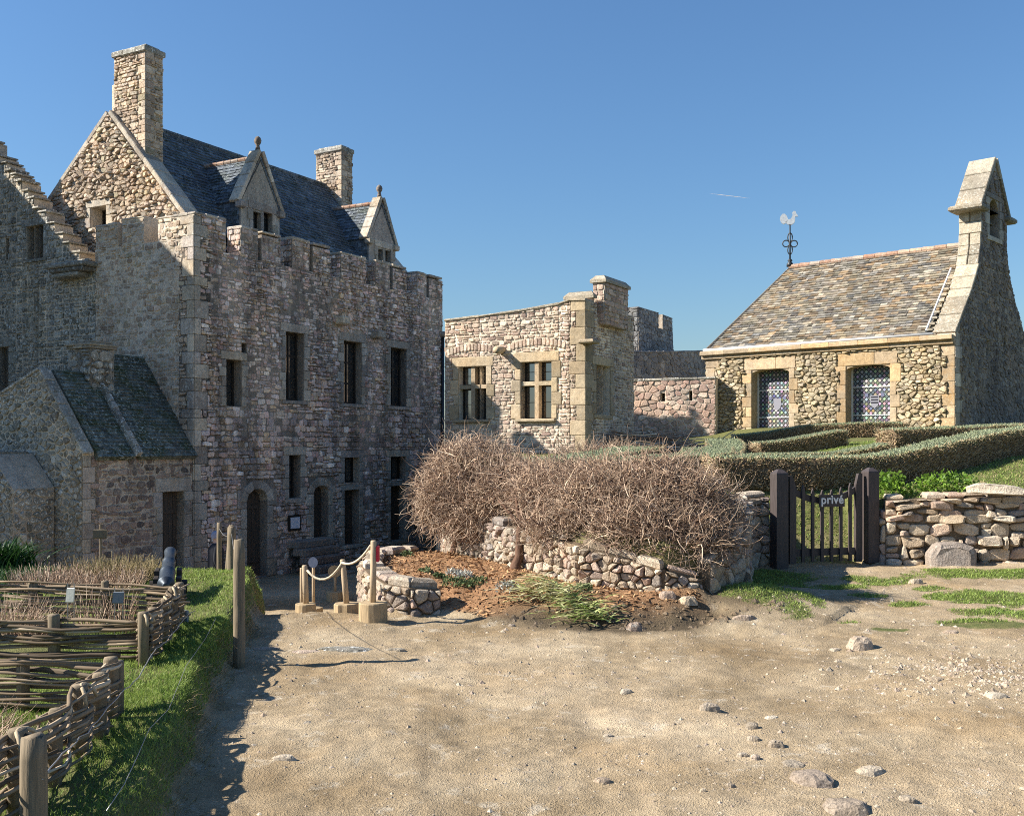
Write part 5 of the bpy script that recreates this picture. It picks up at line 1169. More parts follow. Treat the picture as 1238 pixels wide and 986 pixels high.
# cannon
cn = at(203, 712, 9.45); cz = th(cn.x, cn.y + .3); root = thing('cannon', (cn.x, cn.y, cz), 'small black iron cannon on a low carriage pointing over the grass', 'cannon')
b0 = Vector((cn.x, cn.y - .05, cz + .17)); bv = (at(206, 667, 10.35) - b0); L = bv.length; bv.normalize(); mb = MB()
prof = [(-.06, .02), (-.05, .035), (-.03, .03), (-.02, .075), (0, .078), (.03, .073), (.3 * L, .068), (.31 * L, .074), (.33 * L, .074), (.34 * L, .066), (.62 * L, .058), (.63 * L, .064), (.65 * L, .064), (.66 * L, .056), (.9 * L, .047), (.93 * L, .056), (.99 * L, .06), (L, .052), (L, .03), (L - .1, .028)]
px_ = bv.cross(UP).normalized(); py_ = px_.cross(bv)
mb.loft([[b0 + bv * s + (px_ * math.cos(2 * math.pi * k / 20) + py_ * math.sin(2 * math.pi * k / 20)) * r_ for k in range(20)] for s, r_ in prof], 0, None, True, True); mb.build('barrel', M['cannon'], root, True)
fl = Vector((bv.x, bv.y, 0)).normalized(); sd_ = Vector((-fl.y, fl.x, 0)); mb = MB()
for s in (-1, 1):
    for k, (a, b_, h0) in enumerate(((.0, .2, .12), (.2, .4, .17), (.4, .62, .22))): mb.box(b0 + fl * ((a + b_) / 2) + sd_ * s * .1 - UP * (.17 - .03 - h0 / 2), fl * ((b_ - a) / 2), sd_ * .024, UP * (h0 / 2), 0, None, .008)
mb.box(b0 + fl * .3 - UP * .1, fl * .04, sd_ * .1, UP * .03); mb.build('carriage', M['timber_dark'], root)
for f in (.08, .52):
    for s in (-1, 1):
        mb = MB(); c = b0 + fl * f + sd_ * s * .125 - UP * .1; mb.tube([c, c + sd_ * s * .045], .07, 16); mb.build('wheel', M['timber_dark'], root)

# ------------------------------------------------------------------ rope barrier
def rope_post(px, ytop, ybase, D, sw, sh, label, dark=False, lean=0.0, sq=False):
    b = at(px, ybase, D); g = th(b.x, b.y); t = at(px, ytop, D); sh_ = sh; root = thing('rope_post', (b.x, b.y, g), label, 'rope barrier post', 'rope barrier posts on wooden blocks')
    s = MB(); n = 18; j = [random.uniform(.92, 1.06) for _ in range(n)]
    s.loft([[Vector((b.x + math.cos(2 * math.pi * i / n) * sw / 2 * j[i] * k, b.y + math.sin(2 * math.pi * i / n) * sw / 2 * j[i] * k, g + z)) for i in range(n)] for z, k in ((-.05, 1), (sh_ * .5, 1.0), (sh_ - .01, 1.0), (sh_, .96))], 0, None, True, True); s.build('wooden_block', M['stump'], root, False)
    p = MB(); p.tube([(b.x, b.y, g + sh_ - .02), (b.x + lean * .5, b.y, (g + sh_ + t.z) / 2), (b.x + lean, b.y, t.z - .01), (b.x + lean, b.y, t.z)], [.03, .03, .028, .022], 12); p.build('pole', M['post_pale'], root, True)
    return root, Vector((b.x + lean, b.y, t.z))
r1, e1 = rope_post(370, 683, 740, 10.7, .21, .1, 'leftmost sunlit rope post on a low wooden block', lean=-.015)
r2, e2 = rope_post(419, 676, 742, 10.5, .26, .09, 'middle rope post standing crooked on a flat wooden slice', lean=-.04)
r3, e3 = rope_post(451, 653, 744, 9.95, .27, .19, 'tallest rope post on a thick tree stump with a red marker', lean=0.005)
mb = MB(); mb.box(e3 + Vector((.04, .02, -.13)), (.012, 0, 0), (0, .04, 0), (0, 0, .075), 0, None, .004); mb.build('red_marker', M['red'], r3)
for (px, yt, yb, D, lb, extra) in ((364.5, 686, 733, 18.6, 'shaded rope post just behind the leftmost one', None), (379, 678, 724, 19.4, 'shaded rope post carrying a small blue grey disc', 'disc'), (405, 690, 714, 21.5, 'farthest shaded rope post carrying a wooden paddle sign', 'paddle')):
    rr_, ee = rope_post(px, yt, yb, D, .34, .2, lb)
    if extra:
        mb = MB(); c = ee + Vector((0, -.05, -.02 if extra == 'disc' else .0)); r_ = .09 if extra == 'disc' else .14; n = 16
        mb.prism([c + Vector((math.cos(2 * math.pi * k / n) * r_, 0, math.sin(2 * math.pi * k / n) * r_ * (1.1 if extra == 'disc' else .9))) for k in range(n)], (0, .02, 0)); mb.build('disc_sign' if extra == 'disc' else 'paddle_sign', M['blue_grey'] if extra == 'disc' else M['stump'], rr_)
rp = MB(); a, b, c = e1 - UP * .05 + Vector((.03, -.02, 0)), e2 - UP * .03 + Vector((0, -.03, 0)), e3 - UP * .05 + Vector((-.03, 0, 0))
rp.tube(span(a, b, .13) , .012, 7); o = rp.build('rope', M['rope'], None, True, origin=a); tag(o, 'sagging pale rope between the leftmost and the middle rope post', 'rope')
rp = MB(); rp.tube(span(b, c, .07), .012, 7); o = rp.build('rope', M['rope'], None, True, origin=b); tag(o, 'shorter pale rope rising from the middle post to the tallest post', 'rope')
# ------------------------------------------------------------------ dry stone walls
def dry_wall(mb, P, z0, z1, size, thick=.35, h=(.03, .1), asp=1.3, top=None, coursed=None):
    for i, ((x0, y0), (x1, y1)) in enumerate(zip(P[:-1], P[1:])):
        fr = Fr(x0, y0, x1 - x0, y1 - y0); L = math.hypot(x1 - x0, y1 - y0); a, b = z0[i], z0[i + 1]; c, d = z1[i], z1[i + 1]
        ol = [[(0, a), (L, b), (L, d), (0, c)]]; wall(mb, fr, ol, (), thick, 0, 0)
        bb = (-.05, L + .05, min(a, b), max(c, d) + .05); cl_ = cells_coursed(bb, *coursed) if coursed else cells_rubble(bb, size, asp, .44)
        stones(mb, fr, ol, (), cl_, h, 1, .006, .022 * size / .1, .2 if coursed else .13)
        n = max(1, int(L / .26))
        for k in range(n):
            t0, t1 = k / n, (k + 1) / n; t = (t0 + t1) / 2
            if top and random.random() < top:
                mb.box(fr.p(L * t, c + (d - c) * t + .03, -thick / 2 + random.uniform(-.04, .04)), Vector((fr.d[0], fr.d[1], (d - c) / L)) * (L / n / 2 * random.uniform(.8, 1)), Vector((fr.n[0], fr.n[1], 0)) * thick * random.uniform(.4, .52), UP * random.uniform(.03, .06), 1, None, .03)
dm = [M['dry_fill'], M['dry_stone']]
RW = [(-1.86, 26.3)] + RET; mb = MB(); zz = [-1.75] + [th(x, y - .1) - .1 for x, y in RET]; zz[1] = -1.6; dry_wall(mb, RW, zz, [1.25, .74, .74, .72, .62, .42, .32], .085, .35, (.02, .075), 1.25, .8)
o = mb.build('retaining_wall', dm, None, origin=(.1, 12.0, .15)); tag(o, 'low dry stone retaining wall beneath the big bare shrubs', 'wall')
mb = MB(); Pb = BEDW[::-1]; Pb = [(x, y) for x, y in Pb]; dry_wall(mb, Pb, [th(x - .25, y - .2) - .15 for x, y in Pb], [.27, .3, .31, .3, .29, .27, .24], .1, .22, (.02, .06), 1.3, .9)
o = mb.build('flower_bed_wall', dm, None, origin=(-1.2, 10.5, 0)); tag(o, 'knee high pale stone wall curving round the end of the bark flower bed', 'wall')
mb = MB(); dry_wall(mb, [(2.03, 10.62), (2.53, 11.36), (2.94, 12.98), (3.2, 14.2), (3.56, 14.33)], [-.1] * 5, [.45, .72, .9, .95, .98], .14, .35, (.03, .09), 1.3, .8)
o = mb.build('dry_stone_wall', dm, None, origin=(2.9, 13.5, .0)); tag(o, 'short shaded stone wall between the bare shrub and the left gate post', 'wall')
mb = MB(); P = [(5.22, 14.45), (9.4, 13.75)]; dry_wall(mb, P, [-.05, .02], [.92, 1.1], .15, .45, (.03, .14), 1.75, .8, ((.08, .2), (.12, .36), .04))
dry_wall(mb, [(5.2, 16.2), (5.22, 14.45)], [.2, -.05], [.95, .78], .19, .3, (.04, .1), 1.4, .7)
ft_ = Fr(5.9, 14.22, .7, -.12)
stone(mb, ft_, [(.35, 1.03), (1.05, 1.0), (1.1, 1.08), (.95, 1.14), (.5, 1.18), (.33, 1.12)], .2, 1, .004, .04, .12, -.05)
stone(mb, ft_, [(-.2, -.1), (.42, -.1), (.44, .3), (.2, .38), (-.1, .36), (-.22, .2)], .22, 1, .004, .07, .14, .02)
o = mb.build('dry_stone_wall', dm, None, origin=(6.5, 14.1, .0)); tag(o, 'sunlit dry stone wall of large rounded blocks right of the gate', 'wall')

# ------------------------------------------------------------------ gate
GL, GR = at(942, 567, 14.15), at(1052, 565, 14.55); gd = Vector((GR.x - GL.x, GR.y - GL.y, 0)).normalized(); gn = Vector((gd.y, -gd.x, 0))
for p, w, lb in ((GL, .088, 'left square dark gate post with pointed cap against the short stone wall'), (GR, .086, 'right square dark gate post beside the sunlit dry stone wall')):
    z = th(p.x, p.y) - .1; mb = MB(); c = Vector((p.x, p.y, 0)); sq = [(-1, -1), (1, -1), (1, 1), (-1, 1)]
    mb.loft([[c + gd * a * w * k + gn * -b * w * k + UP * zz for a, b in sq] for zz, k in ((z, 1.03), (p.z - .07, 1), (p.z - .05, .96), (p.z, .3))], 0, None, True, True)
    o = mb.build('gate_post', M['gate'], None, origin=(p.x, p.y, z + .1)); tag(o, lb, 'gate post', 'gate posts')
x0, x1 = .16, (GR - GL).length - .15; gz = max(th(3.9, 14.3), th(4.7, 14.4)) + .06
root = thing('garden_gate', Vector((GL.x, GL.y, gz)) + gd * .9, 'dark picket gate with curved top rail and a small lettered board reading privé', 'gate')
def G(u, z, o=0.0): return Vector((GL.x, GL.y, 0)) + gd * u + gn * o + UP * z
Wg = x1 - x0; zt = 1.16
def rail(u): t = (u - x0) / Wg; return zt - .23 + .19 * (2 * t - 1) ** 2 - .02 * (1 - t)
n = 14; mb = MB()
for k in range(n):
    u, v = x0 + Wg * k / n, x0 + Wg * (k + 1) / n; mb.prism([G(u, rail(u) - .045), G(v, rail(v) - .045), G(v, rail(v) + .045), G(u, rail(u) + .045)], gn * -.035)
mb.build('top_rail', M['gate'], root); mb = MB(); mb.prism([G(x0, gz + .08), G(x1, gz + .08), G(x1, gz + .18), G(x0, gz + .18)], gn * -.035); mb.build('bottom_rail', M['gate'], root)
def picket(u, w, z0, z1, name):
    mb = MB(); ol = [(u - w, z0), (u + w, z0), (u + w, z1 - .07), (u + w * .55, z1 - .03), (u, z1), (u - w * .55, z1 - .03), (u - w, z1 - .07)]; mb.prism([G(a, z, .03) for a, z in ol], gn * -.028); mb.build(name, M['gate'], root)
for k in range(6): u = x0 + Wg * (k + 1.35) / 7.6; picket(u, .022, gz, rail(u) + .15, 'picket')
for u, s in ((x0 + .045, -1), (x1 - .04, 1)):
    mb = MB(); w = .05; ol = [(u - w, gz - .02), (u + w, gz - .02), (u + w, rail(u) + .03), (u + w * .2 * -1 * s * -1, rail(u) + .2), (u - w, rail(u) + .2)] if s < 0 else [(u - w, gz - .02), (u + w, gz - .02), (u + w, rail(u) + .2), (u - w * .2, rail(u) + .2), (u - w, rail(u) + .04)]
    mb.prism([G(a, z, .02) for a, z in ol], gn * -.055); mb.build('gate_stile', M['gate'], root)
su, sz = x0 + Wg * .56, rail(x0 + Wg * .5) + .0; mb = MB(); mb.prism([G(su - .2, sz - .085, .055), G(su + .2, sz - .085, .055), G(su + .2, sz + .085, .055), G(su - .2, sz + .085, .055)], gn * -.02); board = mb.build('sign_board', M['gate'], root)
tc = bpy.data.curves.new('lettering', 'FONT'); tc.body = 'privé'; tc.size = .165; tc.align_x = 'CENTER'; tc.align_y = 'CENTER'; tc.extrude = .003; tc.offset = .0035; tc.space_character = 1.06
to = bpy.data.objects.new('lettering_source', tc); COL.objects.link(to); bpy.context.view_layer.update(); me = bpy.data.meshes.new_from_object(to.evaluated_get(bpy.context.evaluated_depsgraph_get())); bpy.data.objects.remove(to)
me.name = 'lettering'; c = G(su, sz + .012, .059) - loc_of(board)
for v in me.vertices: x, y, z = v.co; p = c + gd * x + UP * y + gn * (z + .0005); v.co = p
me.materials.clear(); me.materials.append(M['white_paint']); link_mesh('lettering', me, board)

# ------------------------------------------------------------------ big leafless shrubs above the retaining wall
def bare_shrub(lobes, trunks, label, n, seed, Lr=(.16, .42)):
    base = trunks[0][0]; root = thing('bare_shrub', base, label, 'shrub', 'leafless shrubs over the retaining wall'); P_ = []; R_ = []; T_ = []; tot = sum(l[1][0] * l[1][2] for l in lobes)
    for (c, rad) in lobes:
        c = np.array(c); rad = np.array(rad); k = int(n * rad[0] * rad[2] / tot)
        d = RNG.normal(0, 1, (k, 3)); d /= np.linalg.norm(d, axis=1, keepdims=True); q = RNG.uniform(.5, 1.0, (k, 1)) ** .6; st = c + d * rad * q
        dr = d * .3 + RNG.normal(0, .8, (k, 3)); Lw = RNG.uniform(*Lr, k) * RNG.choice([.6, 1, 1, 1.15], k)
        P = wander(st, dr, Lw, 7, .34, .0); P_.append(P); R_.append(.0039 * np.linspace(1, .35, 7)[None, :] * RNG.choice([.5, .7, 1, 1.3, 1.9], (k, 1)))
        k2 = int(k * .1); d = RNG.normal(0, 1, (k2, 3)); d /= np.linalg.norm(d, axis=1, keepdims=True); st = c + d * rad * .1; P = wander(st, d * rad, RNG.uniform(.6, .95, k2) * rad.mean(), 7, .12); P_.append(P); R_.append(.012 * np.linspace(1, .3, 7)[None, :] * RNG.uniform(.5, 1.4, (k2, 1)))
    Pts = np.concatenate(P_); Rd = np.concatenate(R_); low = np.clip((Pts[:, 0, 2] - .5) / 1.2, 0, 1)
    t = np.clip(RNG.beta(1.6, 1.8, len(Pts)), 0, 1); bundle('twigs', Pts, Rd, M['twigs'], root, np.stack([t, RNG.random(len(t)), t], -1), 3)
    for tr in trunks:
        mb = MB(); p = [Vector(a) for a in tr]; m = [p[0] + (p[1] - p[0]) * t + Vector((random.gauss(0, .012), random.gauss(0, .012), 0)) for t in np.linspace(0, 1, 7)] if len(p) == 2 else p
        mb.tube(m, [.065 * (1 - .09 * i) + (.03 if i == 0 else 0) for i in range(len(m))], 10); tr_o = mb.build('trunk', M['bark'], root, True)
        for k in range(5):
            b = MB(); e = m[-1]; d = Vector((random.uniform(-.8, .8), random.uniform(-.3, .5), random.uniform(.3, .8))); b.tube([e - (m[-1] - m[-2]) * .5, e + d * .25, e + d * .5 + Vector((random.uniform(-.1, .1), 0, .05))], [.035, .022, .01], 7); b.build('branch', M['bark'], root, True)
    return root
t1 = at(549, 672, 13.9); t2 = at(626, 697, 11.85)
bare_shrub([((-.5, 13.7, 1.18), (.7, .65, .6)), ((.05, 13.2, 1.05), (.6, .6, .48)), ((-.85, 13.6, .95), (.42, .45, .42)), ((-.3, 13.2, .8), (.6, .4, .32))], [[(t1.x, t1.y, th(t1.x, t1.y) - .05), (t1.x + .05, t1.y + .1, .85)]], 'rounded leafless shrub overhanging the shaded passage at left, paler and taller', 10500, 3)
bare_shrub([((.55, 12.3, 1.04), (.6, .6, .46)), ((1.1, 11.7, 1.02), (.68, .6, .52)), ((1.7, 11.5, 1.0), (.68, .6, .56)), ((2.1, 11.6, .84), (.44, .6, .5)), ((2.35, 12.0, .72), (.32, .5, .4)), ((1.5, 11.05, .78), (.7, .35, .34)), ((1.95, 11.0, .64), (.42, .36, .32)), ((.7, 11.6, .78), (.6, .35, .26)), ((1.78, 10.95, .62), (.45, .3, .22))], [[(t2.x, t2.y, th(t2.x, t2.y) - .05), (t2.x + .02, t2.y + .15, .8)], [(2.2, 11.2, .1), (2.0, 11.5, .7)]], 'broad sprawling leafless shrub with dark tangled right end beside the gate', 19000, 4)

# ------------------------------------------------------------------ clipped hedges on the terrace
def hedge(P, w, h, label, n=2600, taper=None, green=1.0, nside=None):
    Q = resample(P, .22); D = np.gradient(Q, axis=0); D /= np.linalg.norm(D, axis=1, keepdims=True); N2 = np.stack([D[:, 1], -D[:, 0]], -1); zg = terrain(Q[:, 0], Q[:, 1], False)
    m = len(Q); hh = h * np.ones(m) if taper is None else np.linspace(taper[0], taper[1], m); c = Q[m // 2]; root = thing('clipped_hedge', (c[0], c[1], zg[m // 2]), label, 'hedge', 'low clipped hedges in front of the chapel')
    core = MB(); prof = [(-.46, -.05), (-.48, .6), (-.46, .9), (-.38, .94), (.38, .94), (.46, .9), (.48, .6), (.46, -.05)]
    core.loft([[Vector((Q[i][0] + N2[i][0] * a * w * .93, Q[i][1] + N2[i][1] * a * w * .93, zg[i] + b * hh[i] + (fbm(np.array([i * .7]), np.array([b * 3.]), 5, 2)[0] - .4) * .03)) for a, b in prof] for i in range(m)], 0, None, True, True); core.build('hedge_core', M['core'], root, True)
    def pick(k): t = RNG.uniform(0, m - 1.001, k); i = t.astype(int); f = (t - i)[:, None]; return Q[i] * (1 - f) + Q[i + 1] * f, N2[i], zg[i] * (1 - f[:, 0]) + zg[i + 1] * f[:, 0], hh[i]
    k = n; p, nn, z, H_ = pick(k); s = RNG.uniform(-.5, .5, k); P3 = np.stack([p[:, 0] + nn[:, 0] * s * w, p[:, 1] + nn[:, 1] * s * w, z + H_ * (.93 + RNG.normal(0, .02, k)) - .015 * (np.abs(s) * 2) ** 6], -1)
    d = np.stack([RNG.normal(0, .6, k), RNG.normal(0, .6, k), np.full(k, 1.)], -1); Pt = wander(P3, d, RNG.uniform(.025, .06, k), 3, .25); bundle('hedge_foliage', Pt, .0075 * np.array([.8, 1, .3])[None] * RNG.uniform(.6, 1.4, (k, 1)), M['hedge_top'], root, None, 3)
    ke = 220
    for e_, dr_ in ((0, -1), (m - 1, 1)):
        s = RNG.uniform(-.48, .48, ke); fz = RNG.uniform(0, .95, ke); P3 = np.stack([Q[e_][0] + N2[e_][0] * s * w, Q[e_][1] + N2[e_][1] * s * w, zg[e_] + hh[e_] * fz], -1)
        d = np.stack([D[e_][0] * dr_ + RNG.normal(0, .5, ke), D[e_][1] * dr_ + RNG.normal(0, .5, ke), .4 + RNG.normal(0, .5, ke)], -1); bundle('hedge_twigs', wander(P3, d, RNG.uniform(.06, .14, ke), 3, .3), .0085 * np.array([.9, .9, .3])[None] * RNG.uniform(.6, 1.4, (ke, 1)), M['hedge_side'], root, None, 3)
    k = nside or n; p, nn, z, H_ = pick(k); sg = np.where(RNG.random(k) < .8, 1, -1); fz = RNG.uniform(-.02, .95, k); P3 = np.stack([p[:, 0] + nn[:, 0] * sg * w * .45, p[:, 1] + nn[:, 1] * sg * w * .45, z + H_ * fz], -1)
    d = np.stack([nn[:, 0] * sg + RNG.normal(0, .5, k), nn[:, 1] * sg + RNG.normal(0, .5, k), .5 + RNG.normal(0, .5, k)], -1); Pt = wander(P3, d, RNG.uniform(.04, .09, k), 3, .3)
    bundle('hedge_twigs', Pt, .007 * np.array([.9, .9, .3])[None] * RNG.uniform(.5, 1.4, (k, 1)), M['hedge_side'], root, np.stack([np.clip(RNG.random(k) * .8 + .35 * (fz > .75), 0, 1), RNG.random(k), fz], -1), 3)
hedge([(3.05, 16.0), (4.6, 16.05), (6.6, 16.7), (9.2, 18.7), (12.2, 21.8), (14, 23.5)], .6, .5, 'long brown hedge with grey green top curving from the gate to the right edge', 13000, (.52, .46), 1, 17000)
hedge([(4.1, 18.6), (6.8, 19.0)], .6, .36, 'inner hedge bar lying between the gate and the chapel windows', 4500, (.38, .36))
hedge([(5.4, 23.0), (7.4, 23.3)], .6, .36, 'hedge strip right below the left chapel window', 4500)
hedge([(7.7, 21.3), (9.5, 21.8), (12.2, 24.0)], .6, .36, 'greenest hedge strip below the right chapel window', 4500, (.4, .38), 1)
hedge([(1.4, 16.6), (2.6, 17.6), (3.6, 19.0), (3.9, 20.6)], 1.0, .45, 'wide grey green hedge mound behind the broad bare shrub', 6500, (.42, .4))
hedge([(.35, 16.6), (1.5, 18.6), (2.6, 20.8)], 1.0, .4, 'pale lavender hedge mound nearest the guard house', 6000)
hedge([(4.0, 19.8), (4.7, 22.6), (5.0, 24.6)], .8, .36, 'short hedge arm running back towards the heap of cut branches', 4200)
hedge([(5.6, 26.0), (9.6, 25.4)], .6, .36, 'farthest thin hedge strip close under the chapel wall', 4200)
def brush_heap():
    c = (3.3, 25.5); n = 420; st = np.stack([c[0] + RNG.normal(0, .55, n), c[1] + RNG.normal(0, .3, n), np.zeros(n)], -1); st[:, 2] = terrain(st[:, 0], st[:, 1]) + np.abs(RNG.normal(.05, .2, n)) * np.exp(-((st[:, 0] - c[0]) / .8) ** 2)
    d = np.stack([RNG.choice([-1, 1], n) * 1., RNG.normal(.0, .35, n), RNG.normal(.08, .14, n)], -1); P = wander(st, d, RNG.uniform(.4, 1.3, n), 6, .05, .02); o = bundle('brush_heap', P, .016 * np.linspace(1, .4, 6)[None] * RNG.uniform(.4, 1.4, (n, 1)), M['twigs'], None, None, 4, origin=(c[0], c[1], th(*c)))
    tag(o, 'heap of cut grey branches lying before the loophole wall', 'brush heap')
brush_heap()
dry_clump('dead_stalks', (4.1, 26.6), (.5, .3), 160, (.25, .55), .008, 'upright dry stalks behind the heap of cut branches', 'plant', curl=.3, up=.9)
dry_clump('dry_shrub', (1.9, 22.8), (.9, .5), 420, (.3, .6), .007, 'low bare twiggy plant at the foot of the guard house corner', 'plant', curl=.8, up=.5)

# ------------------------------------------------------------------ leafy plants, iris leaves, herbs
def leafy(name, c, rad, n, size, mat, label, cat, parent=None, flat=.5, dz=0.0):
    d = RNG.normal(0, 1, (n, 3)); d /= np.linalg.norm(d, axis=1, keepdims=True); d[:, 2] = np.abs(d[:, 2]); q = RNG.uniform(.3, 1, (n, 1)) ** .6; C = np.array(c) + d * np.array(rad) * q + np.array([0, 0, dz])
    C[:, 2] = np.maximum(C[:, 2], terrain(C[:, 0], C[:, 1]) + .01)
    a = RNG.normal(0, 1, (n, 3)) + d * .6; a /= np.linalg.norm(a, axis=1, keepdims=True); b = np.cross(a, RNG.normal(0, 1, (n, 3))); b /= np.linalg.norm(b, axis=1, keepdims=True); s = RNG.uniform(.6, 1.3, (n, 1)) * size
    V = np.stack([C, C + a * s * .5 + b * s * .32, C + a * s, C + a * s * .5 - b * s * .32], 1); o = np_mesh(name, V.reshape(-1, 3), np.arange(n * 4).reshape(-1, 4), M[mat], parent, np.stack([np.clip(.5 * RNG.random(n) + .5 * q[:, 0] * RNG.random(n), 0, 1), RNG.random(n), q[:, 0]], -1), None, False, None if parent else tuple(c)); return tag(o, label, cat) if label else o
leafy('leafy_plant', (5.45, 14.95, .95), (.32, .35, .38), 700, .06, 'leaf_bright', 'bright green leafy plant spilling over the wall end beside the right gate post', 'plant')
leafy('leafy_plant', (6.25, 14.9, 1.02), (.55, .35, .3), 900, .055, 'leaf_bright', 'wider bright green leafy plant growing on top of the sunlit wall', 'plant')
leafy('leafy_plant', (5.0, 16.6, .55), (.3, .3, .35), 350, .05, 'leaf_bright', 'small green plant seen through the gate pickets', 'plant')
def iris(px, py, D, w, n, label, lean_dir, pal):
    c = at(px, py, D); z = th(c.x, c.y); P = np.stack([c.x + RNG.normal(0, w * .22, n), c.y + RNG.normal(0, .1, n), np.zeros(n)], -1); P[:, 2] = terrain(P[:, 0], P[:, 1]) + .02 + .12 * np.exp(-((P[:, 0] - c.x) / (w * .3)) ** 2) * RNG.random(n)
    dirs = np.where(RNG.random(n) < .72, lean_dir, lean_dir + np.pi) + RNG.normal(0, .5, n)
    blades('cut_iris_leaves', P, RNG.uniform(.09, .15, n), .024, RNG.uniform(1.7, 2.6, n), np.clip(RNG.normal(pal + .1, .3, n), 0, 1), M['leaf_iris'], None, label, 'cut leaves', None, .3, dirs, (c.x, c.y, z), 4)
iris(655, 727, 10.35, .6, 150, 'pile of yellowing cut iris leaves on the left of the bark bed heap', np.pi * 1.05, .7)
iris(690, 733, 10.1, .42, 110, 'middle heap of pale and green cut iris leaves', np.pi * 1.1, .5)
iris(718, 742, 9.85, .42, 110, 'greenest pile of cut iris leaves nearest the path', np.pi * 1.05, .15)
for i, (px, py, r_, mat, lb) in enumerate(((514, 692, .09, 'tuft', 'small green herb tuft at the back left of the bark bed'), (531, 697, .07, 'tuft', 'tiny green herb tuft beside the two grey ones'), (549, 694, .1, 'tuft_grey', 'pale grey herb tuft left of the larger grey one'), (562, 697, .11, 'tuft_grey', 'larger silvery grey herb tuft in the bark bed'), (546, 706, .12, 'tuft', 'widest green herb tuft in the front row of the bark bed'), (562, 709, .1, 'tuft', 'middle green herb tuft in the front row of the bark bed'), (577, 706, .11, 'tuft', 'rightmost green herb tuft of the front row'), (614, 712, .13, 'tuft_grey', 'lone grey herb mound near the cut iris leaves'), (492, 672, .1, 'tuft', 'low yellow green plant at the back corner of the bark bed'), (706, 712, .1, 'tuft', 'sparse green seedling at the foot of the retaining wall'))):
    g = gp(px, py); leafy('herb_tuft', (g[0], g[1], g[2] - .01), (r_, r_, r_ * .75), 220, .028, mat, lb, 'plant')
# bark chips over the bed
n = 9000; X = RNG.uniform(-1.8, 2.0, n); Y = RNG.uniform(9.6, 14.0, n); k = (poly_sd(X, Y, BED) > .03) & (masks(X, Y)[2] < .55); X, Y = X[k], Y[k]; n = len(X); c = on_ground(X, Y, .008); a = RNG.normal(0, 1, (n, 3)); a[:, 2] *= .35; a /= np.linalg.norm(a, axis=1, keepdims=True); b = np.cross(a, np.array([0, 0, 1.]) + RNG.normal(0, .3, (n, 3))); b /= np.linalg.norm(b, axis=1, keepdims=True)
s = RNG.uniform(.012, .035, (n, 1)); V = np.stack([c - a * s - b * s * .3, c + a * s - b * s * .3, c + a * s + b * s * .3, c - a * s + b * s * .3], 1); o = np_mesh('bark_chips', V.reshape(-1, 3), np.arange(n * 4).reshape(-1, 4), M['chips'], None, RNG.random((n, 3))); tag(o, 'orange brown bark mulch chips covering the flower bed', 'mulch', None, 'stuff')

# ------------------------------------------------------------------ grass on the right and on the terrace
n = 90000; X = RNG.uniform(2.0, 9, n); Y = RNG.uniform(9.8, 14.3, n); k = (grass_patch(X, Y) > .06) & (poly_sd(X, Y, TERR) < .05); X, Y = X[k], Y[k]; n = len(X); gpv = grass_patch(X, Y)
blades('grass_patch', on_ground(X, Y, -.005), RNG.uniform(.02, .05, n) * np.clip(.5 + gpv * 1.2, .5, 1.3), .009, RNG.uniform(.3, 1.1, n), np.clip(fbm(X * 2, Y * 2, 64, 3) + RNG.normal(.02, .16, n), 0, 1), M['grass'], label='worn patches of short grass on the sandy ground before the gate', cat='grass', kind='stuff')
n = 90000; X = RNG.uniform(2.6, 13, n); Y = RNG.uniform(14.4, 24, n); k = (fbm(X * .9, Y * .9, 51, 4) > .22) & (poly_sd(X, Y, TERR) > .1); X, Y = X[k], Y[k]; n = len(X)
blades('terrace_grass', on_ground(X, Y, -.005), RNG.uniform(.02, .055, n), .014, RNG.uniform(.3, 1.1, n), np.clip(fbm(X * 2, Y * 2, 65, 3) + RNG.normal(.12, .2, n), 0, 1), M['grass'], label='rough grass on the terrace between the wall and the hedges', cat='grass', kind='stuff')
n = 6000; X = RNG.uniform(2.6, 10, n); Y = RNG.uniform(14.4, 20, n); k = poly_sd(X, Y, TERR) > .1; X, Y = X[k], Y[k]; n = len(X)
blades('terrace_dry_grass', on_ground(X, Y, -.005), RNG.uniform(.03, .07, n), .012, RNG.uniform(.3, 1.3, n), RNG.random(n), M['straw'], label='dry stems among the terrace grass', cat='dry grass', kind='stuff')

# ------------------------------------------------------------------ rocks and pebbles
def rock(px, py, w, h, label, flat=.5, mat='rock', d=None, name='rock'):
    g = gp(px, py); s = w / F * g[1]; hh = .72 * h / F * g[1]; n, m = 16, 7; mb = MB(); ph = random.uniform(0, 6); rj = [random.uniform(.6, 1.12) for _ in range(n)]; rj = [.25 * rj[i - 1] + .6 * rj[i] + .15 * rj[(i + 1) % n] for i in range(n)]; dep = (d or .7) * s / 2; rings = []; tx, ty = random.uniform(-.12, .12), random.uniform(-.12, .12)
    for k in range(m):
        t = k / (m - 1); rr = [1.15, 1.06, .99, .9, .74, .5, .2][k]; z = [-.5, .0, .36, .66, .86, .97, 1.0][k]
        rings.append([Vector((g[0] + math.cos(2 * math.pi * i / n) * s / 2 * rj[i] * rr * random.uniform(.9, 1.07), g[1] + math.sin(2 * math.pi * i / n) * dep * rj[i] * rr, g[2] + hh * (z * random.uniform(.85, 1.1) if 0 < k < 6 else z) + (tx * math.cos(2 * math.pi * i / n) + ty * math.sin(2 * math.pi * i / n)) * hh * rr)) for i in range(n)])
    mb.loft(rings, 0, None, False, True); o = mb.build(name, M[mat], None, False, origin=g); return tag(o, label, 'rock', 'rocks on the sandy ground')
